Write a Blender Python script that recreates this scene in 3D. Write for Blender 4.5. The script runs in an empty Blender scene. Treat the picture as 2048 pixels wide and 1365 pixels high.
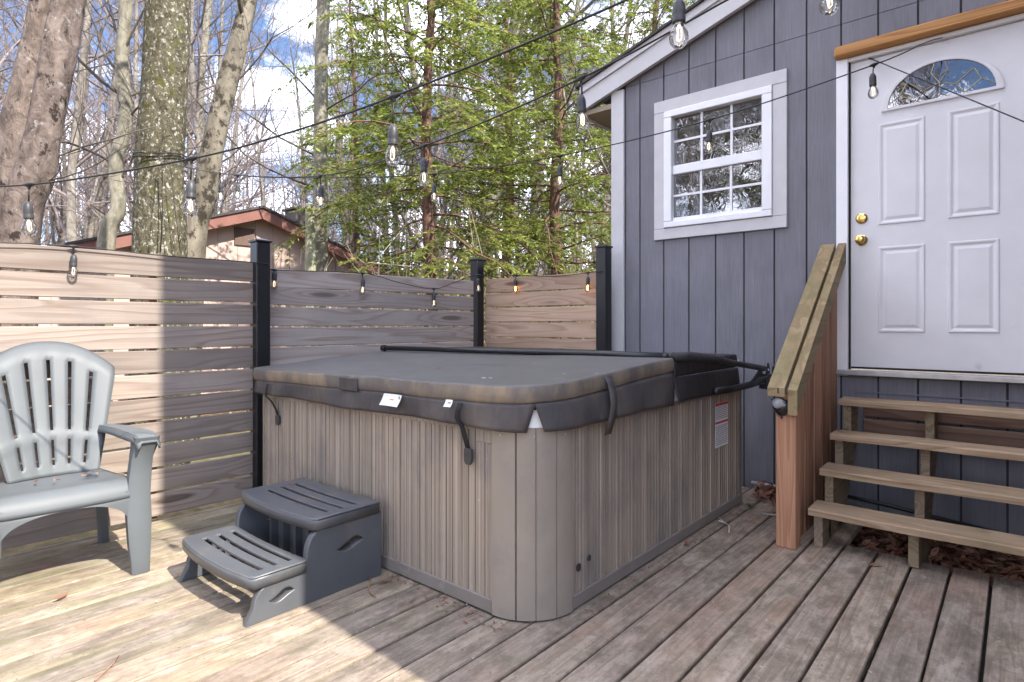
import bpy, math, random
import numpy as np
from mathutils import Vector, Matrix
R = math.radians
rng = np.random.default_rng(7)
random.seed(7)
SC = bpy.context.scene
COL = SC.collection

# ------------------------------------------------------------------ camera, sky, sun, exposure
CAM_H, FPX, CXP, CYP = 1.1213, 1184.0, 1024.0, 650.0      # eye height; calibration of the photograph (2048 px wide)
YAW = math.atan(1011 / 1184)
SY, CY_ = math.sin(YAW), math.cos(YAW)
cam = bpy.data.cameras.new('camera')
cam.sensor_width = 36.0
cam.lens = 36.0 * FPX / 2048
cam.shift_y = -(682.5 - CYP) / 2048
cam.clip_start = 0.05
cam.clip_end = 1500
co = bpy.data.objects.new('camera', cam)
COL.objects.link(co)
co.location = (0, 0, CAM_H)
co.rotation_euler = (R(90), 0, YAW)
SC.camera = co

SUN_EL, SUN_DY = R(43), -0.018
world = bpy.data.worlds.new('World')
SC.world = world
world.use_nodes = True
wn, wl = world.node_tree.nodes, world.node_tree.links
wn.clear()
w_out = wn.new('ShaderNodeOutputWorld')
w_bg = wn.new('ShaderNodeBackground')
w_bg.inputs['Strength'].default_value = 0.07
sky = wn.new('ShaderNodeTexSky')
sky.sky_type = 'NISHITA'
sky.sun_disc = False
sky.sun_elevation = SUN_EL
sky.sun_rotation = R(91)
sky.altitude = 2500
sky.air_density = 1.0
sky.dust_density = 0.2
sky.ozone_density = 4.0
w_tc = wn.new('ShaderNodeTexCoord')
w_map = wn.new('ShaderNodeMapping')
w_map.inputs['Scale'].default_value = (1.0, 1.0, 2.6)
w_map.inputs['Location'].default_value = (0.35, 0.2, 0.0)
w_no = wn.new('ShaderNodeTexNoise')
w_no.inputs['Scale'].default_value = 2.3
w_no.inputs['Detail'].default_value = 7
w_no.inputs['Roughness'].default_value = 0.58
w_no.inputs['Distortion'].default_value = 0.3
w_rp = wn.new('ShaderNodeValToRGB')
w_rp.color_ramp.elements[0].position = 0.46
w_rp.color_ramp.elements[0].color = (0, 0, 0, 1)
w_rp.color_ramp.elements[1].position = 0.80
w_rp.color_ramp.elements[1].color = (1, 1, 1, 1)
w_mx = wn.new('ShaderNodeMixRGB')
w_mx.inputs['Color2'].default_value = (46.0, 46.0, 51.0, 1)
wl.new(w_tc.outputs['Generated'], w_map.inputs['Vector'])
wl.new(w_map.outputs['Vector'], w_no.inputs['Vector'])
wl.new(w_no.outputs['Fac'], w_rp.inputs['Fac'])
wl.new(w_rp.outputs['Color'], w_mx.inputs['Fac'])
wl.new(sky.outputs['Color'], w_mx.inputs['Color1'])
wl.new(w_mx.outputs['Color'], w_bg.inputs['Color'])
wl.new(w_bg.outputs['Background'], w_out.inputs['Surface'])

sl = bpy.data.lights.new('sun', 'SUN')
sl.energy = 2.4
sl.angle = R(0.55)
sl.color = (1.0, 0.93, 0.82)
so = bpy.data.objects.new('sun', sl)
COL.objects.link(so)
to_sun = Vector((math.cos(SUN_EL), math.cos(SUN_EL) * SUN_DY, math.sin(SUN_EL)))
so.rotation_euler = to_sun.to_track_quat('Z', 'Y').to_euler()
so.location = (6, 0, 8)

SC.view_settings.view_transform = 'Standard'
SC.view_settings.look = 'None'
SC.view_settings.exposure = 2.22
SC.view_settings.gamma = 1.0
SC.view_settings.use_curve_mapping = False
SC.render.engine = 'CYCLES'
SC.cycles.max_bounces = 8
SC.cycles.transparent_max_bounces = 16
SC.cycles.caustics_reflective = False
SC.cycles.caustics_refractive = False

# ------------------------------------------------------------------ placing helpers
def at(u, Z, v=None):
    """world point Z metres in front of the eye that lies in column u of the photograph (v gives its height)"""
    X = (u - CXP) / FPX * Z
    z = 0.0 if v is None else CAM_H + (CYP - v) / FPX * Z
    return np.array([X * CY_ - Z * SY, X * SY + Z * CY_, z])
def ray(u, v):
    X = (u - CXP) / FPX
    return np.array([X * CY_ - SY, X * SY + CY_, (CYP - v) / FPX])
def onx(u, v, x):
    r = ray(u, v); return r * (x / r[0]) + np.array([0, 0, CAM_H])
def ony(u, v, y):
    r = ray(u, v); return r * (y / r[1]) + np.array([0, 0, CAM_H])

# ------------------------------------------------------------------ materials
MATS = {}
def new_mat(name):
    m = bpy.data.materials.new(name); m.use_nodes = True
    nt = m.node_tree
    return m, nt, nt.nodes, nt.links, nt.nodes['Principled BSDF']
def nd(nt, typ, **kw):
    n = nt.nodes.new(typ)
    for k, v in kw.items():
        if k in n.inputs: n.inputs[k].default_value = v
        else: setattr(n, k, v)
    return n
def ramp(nt, fac, stops):
    r = nt.nodes.new('ShaderNodeValToRGB')
    els = r.color_ramp.elements
    while len(els) < len(stops): els.new(0.5)
    for e, (p, c) in zip(els, stops):
        e.position = p
        e.color = (c[0], c[1], c[2], 1) if hasattr(c, '__len__') else (c, c, c, 1)
    nt.links.new(fac, r.inputs['Fac'])
    return r.outputs['Color']
def math_(nt, op, a, b=None, clamp=False):
    n = nt.nodes.new('ShaderNodeMath'); n.operation = op; n.use_clamp = clamp
    for i, x in enumerate((a, b)):
        if x is None: continue
        if isinstance(x, (int, float)): n.inputs[i].default_value = x
        else: nt.links.new(x, n.inputs[i])
    return n.outputs[0]
def mix(nt, fac, a, b, mode='MIX'):
    n = nt.nodes.new('ShaderNodeMixRGB'); n.blend_type = mode
    for k, x in zip(('Fac', 'Color1', 'Color2'), (fac, a, b)):
        if isinstance(x, (int, float)): n.inputs[k].default_value = x
        elif isinstance(x, tuple): n.inputs[k].default_value = (*x[:3], 1)
        else: nt.links.new(x, n.inputs[k])
    return n.outputs[0]
def coords(nt, kind='pos', scale=(1, 1, 1), rand=0.0, rot=(0, 0, 0)):
    if kind == 'pos': src = nt.nodes.new('ShaderNodeNewGeometry').outputs['Position']
    else: src = nt.nodes.new('ShaderNodeTexCoord').outputs['Object']
    if rand:
        oi = nt.nodes.new('ShaderNodeObjectInfo')
        c = nt.nodes.new('ShaderNodeCombineXYZ')
        a = math_(nt, 'MULTIPLY', oi.outputs['Random'], rand)
        b = math_(nt, 'MULTIPLY', oi.outputs['Random'], rand * 1.7)
        for i, x in enumerate((a, b, a)): nt.links.new(x, c.inputs[i])
        ad = nt.nodes.new('ShaderNodeVectorMath'); ad.operation = 'ADD'
        nt.links.new(src, ad.inputs[0]); nt.links.new(c.outputs[0], ad.inputs[1])
        src = ad.outputs[0]
    mp = nt.nodes.new('ShaderNodeMapping')
    mp.inputs['Scale'].default_value = scale; mp.inputs['Rotation'].default_value = rot
    nt.links.new(src, mp.inputs['Vector'])
    return mp.outputs['Vector']
def noise(nt, vec, scale, detail=4, rough=0.55, dist=0.0):
    n = nd(nt, 'ShaderNodeTexNoise', Scale=scale, Detail=detail, Roughness=rough, Distortion=dist)
    nt.links.new(vec, n.inputs['Vector'])
    return n.outputs['Fac']
def bump(nt, h, strength, dist, normal_to):
    b = nd(nt, 'ShaderNodeBump', Strength=strength, Distance=dist)
    nt.links.new(h, b.inputs['Height']); nt.links.new(b.outputs['Normal'], normal_to.inputs['Normal'])
    return b
def obj_rand(nt):
    return nt.nodes.new('ShaderNodeObjectInfo').outputs['Random']

def plain(name, col, rough=0.6, var=0.12, scale=14, spec=0.4, bmp=0.0, metallic=0.0, bscale=None, dirt=None):
    """painted or moulded stuff: fine uneven tone, optional grain and dirt"""
    m, nt, N, L, P = new_mat(name)
    v = coords(nt, 'pos')
    f = noise(nt, v, scale, 5)
    lo = tuple(c * (1 - var) for c in col); hi = tuple(min(1, c * (1 + var)) for c in col)
    c = ramp(nt, f, [(0.3, lo), (0.7, hi)])
    if dirt:
        d = ramp(nt, noise(nt, v, dirt[1], 6, 0.65), [(dirt[2], 0), (dirt[3], 1)])
        c = mix(nt, d, c, dirt[0])
    L.new(c, P.inputs['Base Color'])
    P.inputs['Roughness'].default_value = rough
    P.inputs['Specular IOR Level'].default_value = spec
    P.inputs['Metallic'].default_value = metallic
    if bmp: bump(nt, noise(nt, v, bscale or scale * 8, 4), bmp, 0.004, P)
    MATS[name] = m
    return m

def wood(name, axis, base, dark, light, grey=(0.2, 0.18, 0.17), greyamt=0.3, moss=0.0, ring=14, rough=0.75, knots=True, tone=0.25):
    """sawn softwood; axis = direction of the grain ('x','y','z'); cathedral grain from contour lines of a long noise field"""
    m, nt, N, L, P = new_mat(name)
    lng, cr = 0.5, 8.5
    sc = {'x': (lng, cr, cr), 'y': (cr, lng, cr), 'z': (cr, cr, lng)}[axis]
    v = coords(nt, 'pos', sc, 37.0)
    f = noise(nt, v, 1.0, 2, 0.4, 0.25)
    if knots:
        sk = {'x': (0.9, 5.5, 5.5), 'y': (5.5, 0.9, 5.5), 'z': (5.5, 5.5, 0.9)}[axis]
        vk = coords(nt, 'pos', sk, 53.0)
        vo = nd(nt, 'ShaderNodeTexVoronoi', Scale=0.8); L.new(vk, vo.inputs['Vector'])
        kd = math_(nt, 'SUBTRACT', 0.34, vo.outputs['Distance'], True)
        f = math_(nt, 'ADD', f, math_(nt, 'MULTIPLY', kd, 1.1))
    fr = math_(nt, 'FRACT', math_(nt, 'MULTIPLY', f, ring))
    c = ramp(nt, fr, [(0.0, light), (0.55, base), (0.86, dark), (1.0, base)])
    sf = {'x': (3, 160, 160), 'y': (160, 3, 160), 'z': (160, 160, 3)}[axis]
    fine = noise(nt, coords(nt, 'pos', sf, 11.0), 1.0, 4, 0.6)
    c = mix(nt, 0.35, c, ramp(nt, fine, [(0.3, tuple(x * 0.55 for x in base)), (0.7, light)]))
    blot = noise(nt, coords(nt, 'pos', (1, 1, 1), 21.0), 3.2, 6, 0.62)
    c = mix(nt, math_(nt, 'MULTIPLY', ramp(nt, blot, [(0.42, 0), (0.68, 1)]), greyamt), c, grey)
    if knots:
        c = mix(nt, math_(nt, 'MULTIPLY', ramp(nt, vo.outputs['Distance'], [(0.0, 1), (0.07, 0.9), (0.11, 0)]), 0.75), c, tuple(x * 0.3 for x in dark))
    if moss:
        mo = noise(nt, coords(nt, 'pos', (1, 1, 1), 9.0), 5.0, 7, 0.7)
        c = mix(nt, math_(nt, 'MULTIPLY', ramp(nt, mo, [(0.5, 0), (0.68, 1)]), moss), c, (0.13, 0.15, 0.055))
    r = obj_rand(nt)
    c = mix(nt, 1.0, c, ramp(nt, r, [(0, 1 - tone), (1, 1 + tone * 0.4)]), 'MULTIPLY')
    L.new(c, P.inputs['Base Color'])
    P.inputs['Roughness'].default_value = rough
    P.inputs['Specular IOR Level'].default_value = 0.25
    h = math_(nt, 'ADD', math_(nt, 'MULTIPLY', fine, 0.6), math_(nt, 'MULTIPLY', fr, 0.25))
    bump(nt, h, 0.45, 0.003, P)
    MATS[name] = m
    return m

def deck_material():
    m, nt, N, L, P = new_mat('weathered_deck_wood')
    v = coords(nt, 'pos', (7, 0.6, 7), 41.0)
    f = noise(nt, v, 1.0, 2, 0.45, 0.3)
    fr = math_(nt, 'FRACT', math_(nt, 'MULTIPLY', f, 11))
    c = ramp(nt, fr, [(0, (0.355, 0.295, 0.24)), (0.6, (0.30, 0.243, 0.195)), (0.9, (0.19, 0.145, 0.112)), (1, (0.29, 0.233, 0.185))])
    fine = noise(nt, coords(nt, 'pos', (150, 2.5, 150), 13.0), 1.0, 5, 0.65)
    c = mix(nt, 0.45, c, ramp(nt, fine, [(0.28, (0.12, 0.092, 0.07)), (0.72, (0.46, 0.385, 0.305))]))
    # worn patches: pale bare wood, dark mildew, a faint reddish old stain
    pw = coords(nt, 'pos', (1.6, 0.75, 1), 0.0)
    a = noise(nt, pw, 5.5, 8, 0.68, 0.4)
    c = mix(nt, math_(nt, 'MULTIPLY', ramp(nt, a, [(0.5, 0), (0.66, 1)]), 0.55), c, (0.48, 0.42, 0.355))
    b = noise(nt, coords(nt, 'pos', (1.5, 0.8, 1), 3.0), 7.5, 8, 0.7)
    c = mix(nt, math_(nt, 'MULTIPLY', ramp(nt, b, [(0.46, 0), (0.62, 1)]), 0.6), c, (0.105, 0.083, 0.066))
    b2 = noise(nt, coords(nt, 'pos', (1.2, 0.7, 1), 8.0), 22, 6, 0.75)
    c = mix(nt, math_(nt, 'MULTIPLY', ramp(nt, b2, [(0.5, 0), (0.66, 1)]), 0.5), c, (0.13, 0.105, 0.085))
    c = mix(nt, math_(nt, 'MULTIPLY', ramp(nt, b2, [(0.30, 1), (0.42, 0)]), 0.45), c, (0.54, 0.475, 0.405))
    d = noise(nt, coords(nt, 'pos', (1, 0.5, 1), 6.0), 3.0, 5, 0.6)
    c = mix(nt, math_(nt, 'MULTIPLY', ramp(nt, d, [(0.52, 0), (0.7, 1)]), 0.35), c, (0.38, 0.22, 0.15))
    sp = noise(nt, coords(nt, 'pos', (1, 1, 1), 0.0), 60, 3, 0.6)
    c = mix(nt, ramp(nt, sp, [(0.64, 0), (0.72, 0.7)]), c, (0.06, 0.05, 0.045))
    # green algae, thickest by the slat fence
    sx = nt.nodes.new('ShaderNodeSeparateXYZ'); L.new(nt.nodes.new('ShaderNodeNewGeometry').outputs['Position'], sx.inputs[0])
    mr = nd(nt, 'ShaderNodeMapRange'); L.new(sx.outputs['X'], mr.inputs['Value'])
    mr.inputs['From Min'].default_value = -1.2; mr.inputs['From Max'].default_value = -3.4
    mr.inputs['To Min'].default_value = 0.12; mr.inputs['To Max'].default_value = 0.62
    mo = noise(nt, coords(nt, 'pos', (2.2, 0.8, 1), 4.0), 3.6, 8, 0.68)
    mm = math_(nt, 'MULTIPLY', ramp(nt, mo, [(0.40, 0), (0.66, 1)]), mr.outputs['Result'])
    c = mix(nt, mm, c, (0.20, 0.215, 0.105))
    c = mix(nt, 1.0, c, ramp(nt, obj_rand(nt), [(0, (0.70, 0.70, 0.73)), (1, (1.14, 1.09, 1.04))]), 'MULTIPLY')
    L.new(c, P.inputs['Base Color'])
    P.inputs['Roughness'].default_value = 0.78
    P.inputs['Specular IOR Level'].default_value = 0.25
    h = math_(nt, 'ADD', math_(nt, 'MULTIPLY', fine, 0.7), math_(nt, 'MULTIPLY', a, 0.5))
    bump(nt, h, 0.5, 0.004, P)
    MATS['deck'] = m

def bark(name, a, b, patch=None, patch_rng=(0.52, 0.62), scale=9, kind='pos', strength=0.7, stretch=0.35, spot=None):
    m, nt, N, L, P = new_mat(name)
    v = coords(nt, kind, (1, 1, stretch))
    f = noise(nt, v, scale, 8, 0.68, 0.5)
    c = ramp(nt, f, [(0.3, a), (0.68, b)])
    if patch:
        p = noise(nt, coords(nt, kind, (1, 1, 0.8)), scale * 1.5, 9, 0.75)
        c = mix(nt, ramp(nt, p, [(patch_rng[0], 0), (patch_rng[1], 1)]), c, patch)
    if spot:
        q = noise(nt, coords(nt, kind, (1, 1, 0.7)), spot[1], 5, 0.7)
        c = mix(nt, ramp(nt, q, [(spot[2], 0), (spot[2] + 0.06, 1)]), c, spot[0])
    L.new(c, P.inputs['Base Color']); P.inputs['Roughness'].default_value = 0.9
    P.inputs['Specular IOR Level'].default_value = 0.1
    bump(nt, f, strength, 0.03, P)
    MATS[name] = m
    return m

def leafy(name, stops, trans=0.45, rough=0.55):
    m, nt, N, L, P = new_mat(name)
    g = nt.nodes.new('ShaderNodeNewGeometry')
    big = noise(nt, coords(nt, 'obj'), 1.1, 3)
    f = math_(nt, 'ADD', math_(nt, 'MULTIPLY', g.outputs['Random Per Island'], 0.55), math_(nt, 'MULTIPLY', big, 0.5))
    c = ramp(nt, f, stops)
    L.new(c, P.inputs['Base Color']); P.inputs['Roughness'].default_value = rough
    P.inputs['Specular IOR Level'].default_value = 0.25
    if trans:
        t = nt.nodes.new('ShaderNodeBsdfTranslucent'); L.new(c, t.inputs['Color'])
        ms = nt.nodes.new('ShaderNodeMixShader'); ms.inputs[0].default_value = trans
        L.new(P.outputs[0], ms.inputs[1]); L.new(t.outputs[0], ms.inputs[2])
        L.new(ms.outputs[0], N['Material Output'].inputs['Surface'])
    MATS[name] = m
    return m

def glassy(name, tint=(1, 1, 1), refl=0.1, rough=0.0, gain=2.2):
    """thin clear glass: lets light through and mirrors by angle"""
    m, nt, N, L, P = new_mat(name)
    N.remove(P)
    t = nt.nodes.new('ShaderNodeBsdfTransparent'); t.inputs['Color'].default_value = (*tint, 1)
    g = nt.nodes.new('ShaderNodeBsdfGlossy'); g.inputs['Roughness'].default_value = rough
    lw = nd(nt, 'ShaderNodeLayerWeight', Blend=0.35)
    f = math_(nt, 'ADD', math_(nt, 'MULTIPLY', lw.outputs['Fresnel'], gain * 0.4), refl * 0.4, True)
    ms = nt.nodes.new('ShaderNodeMixShader')
    L.new(f, ms.inputs[0]); L.new(t.outputs[0], ms.inputs[1]); L.new(g.outputs[0], ms.inputs[2])
    L.new(ms.outputs[0], N['Material Output'].inputs['Surface'])
    MATS[name] = m
    return m

def pane_material():
    """old slightly wavy window pane in front of a dark room: strong, rippled reflections"""
    m, nt, N, L, P = new_mat('wavy_window_glass')
    N.remove(P)
    d = nt.nodes.new('ShaderNodeBsdfDiffuse'); d.inputs['Color'].default_value = (0.025, 0.022, 0.02, 1)
    g = nt.nodes.new('ShaderNodeBsdfGlossy'); g.inputs['Roughness'].default_value = 0.0
    g.inputs['Color'].default_value = (0.8, 0.8, 0.82, 1)
    w = noise(nt, coords(nt, 'pos', (1, 1, 0.7)), 9, 3, 0.5, 1.6)
    b = nd(nt, 'ShaderNodeBump', Strength=0.07, Distance=0.012)
    L.new(w, b.inputs['Height']); L.new(b.outputs['Normal'], g.inputs['Normal'])
    ms = nt.nodes.new('ShaderNodeMixShader'); ms.inputs[0].default_value = 0.32
    L.new(d.outputs[0], ms.inputs[1]); L.new(g.outputs[0], ms.inputs[2])
    L.new(ms.outputs[0], N['Material Output'].inputs['Surface'])
    MATS['pane'] = m

def emit(name, col, strength):
    m, nt, N, L, P = new_mat(name)
    P.inputs['Base Color'].default_value = (*col, 1)
    P.inputs['Emission Color'].default_value = (*col, 1)
    P.inputs['Emission Strength'].default_value = strength
    MATS[name] = m
    return m

def fabric(name, col, fade, fade_rng, rough=0.75, wr=0.18, wd=0.006):
    m, nt, N, L, P = new_mat(name)
    v = coords(nt, 'pos')
    f = noise(nt, v, 6, 6, 0.6)
    c = ramp(nt, f, [(0.3, tuple(x * 0.85 for x in col)), (0.7, tuple(x * 1.15 for x in col))])
    s = noise(nt, coords(nt, 'pos', (1, 1, 0.5)), 4.5, 6, 0.65)
    c = mix(nt, ramp(nt, s, [(fade_rng[0], 0), (fade_rng[1], 1)]), c, fade)
    g = noise(nt, v, 400, 2)
    L.new(c, P.inputs['Base Color']); P.inputs['Roughness'].default_value = rough
    P.inputs['Specular IOR Level'].default_value = 0.35
    big = noise(nt, coords(nt, 'pos', (1, 1, 0.45), 0, (0, 0.5, 0)), 11, 4, 0.5, 0.6)
    bump(nt, math_(nt, 'ADD', math_(nt, 'MULTIPLY', g, 0.15), math_(nt, 'MULTIPLY', big, 1.0)), wr, wd, P)
    MATS[name] = m
    return m

def siding_material(name, col):
    m, nt, N, L, P = new_mat(name)
    f = noise(nt, coords(nt, 'pos', (120, 120, 5), 5.0), 1.0, 4, 0.6)
    g = noise(nt, coords(nt, 'pos'), 2.4, 5, 0.6)
    c = ramp(nt, math_(nt, 'ADD', math_(nt, 'MULTIPLY', f, 0.5), math_(nt, 'MULTIPLY', g, 0.5)),
             [(0.3, tuple(x * 0.74 for x in col)), (0.7, tuple(x * 1.2 for x in col))])
    dr = noise(nt, coords(nt, 'pos', (9, 9, 0.5), 5.0), 1.0, 5, 0.65)
    c = mix(nt, math_(nt, 'MULTIPLY', ramp(nt, dr, [(0.5, 0), (0.7, 1)]), 0.3), c, tuple(x * 0.62 for x in col))
    L.new(c, P.inputs['Base Color']); P.inputs['Roughness'].default_value = 0.6
    P.inputs['Specular IOR Level'].default_value = 0.3
    bump(nt, f, 0.5, 0.002, P)
    MATS[name] = m
    return m

def ground_material():
    m, nt, N, L, P = new_mat('leaf_litter_ground')
    v = coords(nt, 'pos')
    f = noise(nt, v, 9, 8, 0.7)
    c = ramp(nt, f, [(0.3, (0.07, 0.045, 0.03)), (0.5, (0.17, 0.115, 0.07)), (0.72, (0.30, 0.225, 0.15))])
    g = noise(nt, v, 0.12, 4, 0.6)
    c = mix(nt, ramp(nt, g, [(0.5, 0), (0.66, 0.55)]), c, (0.10, 0.125, 0.05))
    L.new(c, P.inputs['Base Color']); P.inputs['Roughness'].default_value = 0.95
    P.inputs['Specular IOR Level'].default_value = 0.1
    bump(nt, f, 0.8, 0.05, P)
    MATS['ground'] = m

deck_material(); pane_material(); ground_material()
wood('fence_wood', 'y', (0.305, 0.245, 0.203), (0.195, 0.136, 0.104), (0.345, 0.290, 0.248), grey=(0.22, 0.190, 0.172), greyamt=0.6, ring=7, tone=0.28)
wood('fence_wood_shade_lift', 'y', (0.47, 0.395, 0.345), (0.30, 0.225, 0.18), (0.52, 0.45, 0.40), grey=(0.37, 0.33, 0.305), greyamt=0.55, ring=7, tone=0.25)  # second fence panel: slightly greyer wood, its colour lightened to make up for shade
wood('fence_wood_cross', 'x', (0.47, 0.315, 0.215), (0.32, 0.195, 0.125), (0.53, 0.385, 0.28), grey=(0.39, 0.28, 0.21), greyamt=0.35, ring=7, tone=0.2)
wood('cedar_post_wood', 'z', (0.52, 0.265, 0.155), (0.36, 0.165, 0.09), (0.60, 0.34, 0.21), grey=(0.44, 0.23, 0.14), greyamt=0.3, ring=9, knots=False, tone=0.12)
wood('baluster_wood', 'z', (0.40, 0.20, 0.12), (0.25, 0.115, 0.07), (0.47, 0.265, 0.165), grey=(0.29, 0.165, 0.11), greyamt=0.4, ring=8, knots=False, tone=0.3)
wood('tread_wood', 'x', (0.38, 0.265, 0.165), (0.23, 0.145, 0.085), (0.47, 0.35, 0.235), grey=(0.27, 0.195, 0.13), greyamt=0.6, moss=0.28, ring=9, tone=0.15)
wood('stringer_wood', 'y', (0.29, 0.215, 0.14), (0.18, 0.13, 0.08), (0.37, 0.285, 0.18), greyamt=0.4, moss=0.38, ring=8, tone=0.2)
wood('rail_wood', 'y', (0.295, 0.215, 0.115), (0.21, 0.145, 0.075), (0.345, 0.265, 0.15), grey=(0.20, 0.145, 0.08), greyamt=0.6, moss=0.55, ring=4, tone=0.12, knots=False)
wood('ledger_wood', 'x', (0.19, 0.11, 0.078), (0.125, 0.068, 0.047), (0.24, 0.15, 0.105), greyamt=0.2, ring=8, tone=0.2)
wood('stained_header_wood', 'x', (0.43, 0.205, 0.07), (0.26, 0.10, 0.03), (0.54, 0.29, 0.11), grey=(0.35, 0.16, 0.05), greyamt=0.3, ring=10, knots=False, tone=0.0, rough=0.55)
siding_material('grey_siding', (0.182, 0.179, 0.203))
plain('siding_groove', (0.045, 0.044, 0.048), 0.8, 0.1)
plain('grey_trim_paint', (0.54, 0.53, 0.54), 0.55, 0.05, 8, bmp=0.08, bscale=60)
plain('white_vinyl', (0.80, 0.80, 0.82), 0.4, 0.03, 8)
plain('door_paint', (0.70, 0.69, 0.71), 0.45, 0.035, 6, bmp=0.06, bscale=90, dirt=((0.40, 0.39, 0.38), 5, 0.66, 0.85))
plain('soffit_paint', (0.33, 0.28, 0.21), 0.7, 0.1, 6)
plain('roof_shingle', (0.06, 0.055, 0.055), 0.9, 0.3, 30, bmp=0.5)
plain('sill_metal', (0.42, 0.42, 0.42), 0.35, 0.15, 12, metallic=0.6)
plain('brass', (0.75, 0.52, 0.18), 0.18, 0.05, 20, metallic=1.0)
plain('black_metal', (0.012, 0.012, 0.014), 0.35, 0.2, 12, spec=0.5)
plain('dark_gap', (0.02, 0.018, 0.016), 0.9, 0.1)
def tub_material():
    m, nt, N, L, P = new_mat('ribbed_tub_cabinet')
    st = noise(nt, coords(nt, 'pos', (95, 95, 0.5)), 1.0, 4, 0.65)
    c = ramp(nt, st, [(0.28, (0.175, 0.145, 0.116)), (0.5, (0.30, 0.25, 0.195)), (0.72, (0.45, 0.38, 0.30))])
    hu = noise(nt, coords(nt, 'pos', (38, 38, 0.25), 0, (0, 0, 0.3)), 1.0, 3, 0.5)
    c = mix(nt, math_(nt, 'MULTIPLY', ramp(nt, hu, [(0.5, 0), (0.62, 1)]), 0.25), c, (0.33, 0.235, 0.195))
    g = noise(nt, coords(nt, 'pos', (1.2, 1.2, 0.9)), 2.6, 5, 0.6)
    c = mix(nt, math_(nt, 'MULTIPLY', ramp(nt, g, [(0.47, 0), (0.66, 1)]), 0.65), c, (0.165, 0.15, 0.142))
    sp = noise(nt, coords(nt, 'pos', (1, 1, 0.45)), 75, 3, 0.6)
    c = mix(nt, ramp(nt, sp, [(0.715, 0), (0.76, 0.65)]), c, (0.60, 0.54, 0.47))
    L.new(c, P.inputs['Base Color']); P.inputs['Roughness'].default_value = 0.48; P.inputs['Specular IOR Level'].default_value = 0.4
    bump(nt, st, 0.15, 0.002, P)
    MATS['tub_cabinet'] = m
tub_material()
plain('tub_corner', (0.268, 0.228, 0.184), 0.4, 0.07, 4, spec=0.45, dirt=((0.20, 0.178, 0.16), 3.0, 0.5, 0.74))
plain('tub_trim', (0.205, 0.18, 0.158), 0.45, 0.08, 6, dirt=((0.30, 0.27, 0.24), 9, 0.58, 0.75))
plain('tub_shell_acrylic', (0.85, 0.87, 0.88), 0.15, 0.02)
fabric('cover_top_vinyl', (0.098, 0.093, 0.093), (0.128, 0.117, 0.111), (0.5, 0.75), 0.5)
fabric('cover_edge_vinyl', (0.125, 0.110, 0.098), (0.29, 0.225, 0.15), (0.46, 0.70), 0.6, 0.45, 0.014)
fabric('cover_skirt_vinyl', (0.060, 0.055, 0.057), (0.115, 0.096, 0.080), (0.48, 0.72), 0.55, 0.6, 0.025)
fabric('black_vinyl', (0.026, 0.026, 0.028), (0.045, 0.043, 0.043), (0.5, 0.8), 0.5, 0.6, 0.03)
plain('strap_web', (0.014, 0.013, 0.014), 0.8, 0.2, 60, bmp=0.3)
plain('buckle_plastic', (0.045, 0.044, 0.043), 0.4, 0.1)
plain('label_white', (0.78, 0.78, 0.78), 0.5, 0.03)
plain('label_red', (0.55, 0.05, 0.035), 0.5, 0.03)
plain('label_ink', (0.22, 0.22, 0.25), 0.6, 0.05)
plain('step_resin', (0.082, 0.087, 0.095), 0.36, 0.1, 6, spec=0.5, bmp=0.12, bscale=160, dirt=((0.13, 0.12, 0.11), 5, 0.55, 0.75))
plain('chair_resin', (0.100, 0.111, 0.118), 0.55, 0.05, 5, spec=0.45, bmp=0.05, bscale=140, dirt=((0.085, 0.092, 0.096), 4, 0.55, 0.78))
plain('cord_rubber', (0.012, 0.012, 0.012), 0.5, 0.2)
plain('socket_rubber', (0.038, 0.038, 0.04), 0.45, 0.2)
plain('pipe_grey', (0.33, 0.33, 0.34), 0.4, 0.12)
plain('hose_black', (0.02, 0.02, 0.022), 0.4, 0.2)
plain('ornament_black', (0.02, 0.02, 0.022), 0.12, 0.3, 25, spec=0.6)
plain('ornament_grey', (0.30, 0.30, 0.31), 0.5, 0.4, 30)
plain('bird_dropping', (0.7, 0.7, 0.68), 0.8, 0.1)
plain('twig_pale', (0.42, 0.38, 0.33), 0.8, 0.3, 20)
plain('neighbour_siding', (0.50, 0.375, 0.325), 0.7, 0.06, 5)
plain('neighbour_fascia', (0.215, 0.098, 0.08), 0.6, 0.1, 6)
plain('neighbour_vent', (0.13, 0.085, 0.07), 0.7, 0.1)
plain('chimney_dark', (0.07, 0.06, 0.055), 0.8, 0.3, 8)
bark('bark_smooth_pink', (0.045, 0.034, 0.029), (0.235, 0.186, 0.160), (0.33, 0.31, 0.29), (0.57, 0.68), 9.0, stretch=0.6, strength=1.0, spot=((0.035, 0.027, 0.024), 9, 0.57))
bark('bark_mossy_lichen', (0.028, 0.025, 0.015), (0.155, 0.138, 0.09), (0.40, 0.385, 0.325), (0.545, 0.60), 19, stretch=0.7, strength=1.0, spot=((0.085, 0.085, 0.025), 7, 0.58))
bark('bark_grey', (0.11, 0.10, 0.075), (0.31, 0.29, 0.23), (0.40, 0.38, 0.32), (0.58, 0.7), 10, stretch=0.4)
bark('bark_leaning', (0.07, 0.06, 0.045), (0.29, 0.26, 0.205), (0.05, 0.042, 0.033), (0.51, 0.57), 4.5, stretch=0.45)
bark('bark_hemlock', (0.075, 0.045, 0.035), (0.22, 0.13, 0.095), None, scale=14, stretch=0.3, strength=1.0)
bark('bark_snag', (0.14, 0.14, 0.085), (0.38, 0.37, 0.27), (0.10, 0.13, 0.04), (0.56, 0.68), 9, stretch=0.5)
bark('bark_wood', (0.09, 0.077, 0.066), (0.31, 0.28, 0.24), None, scale=6, kind='obj', stretch=0.4)
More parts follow.
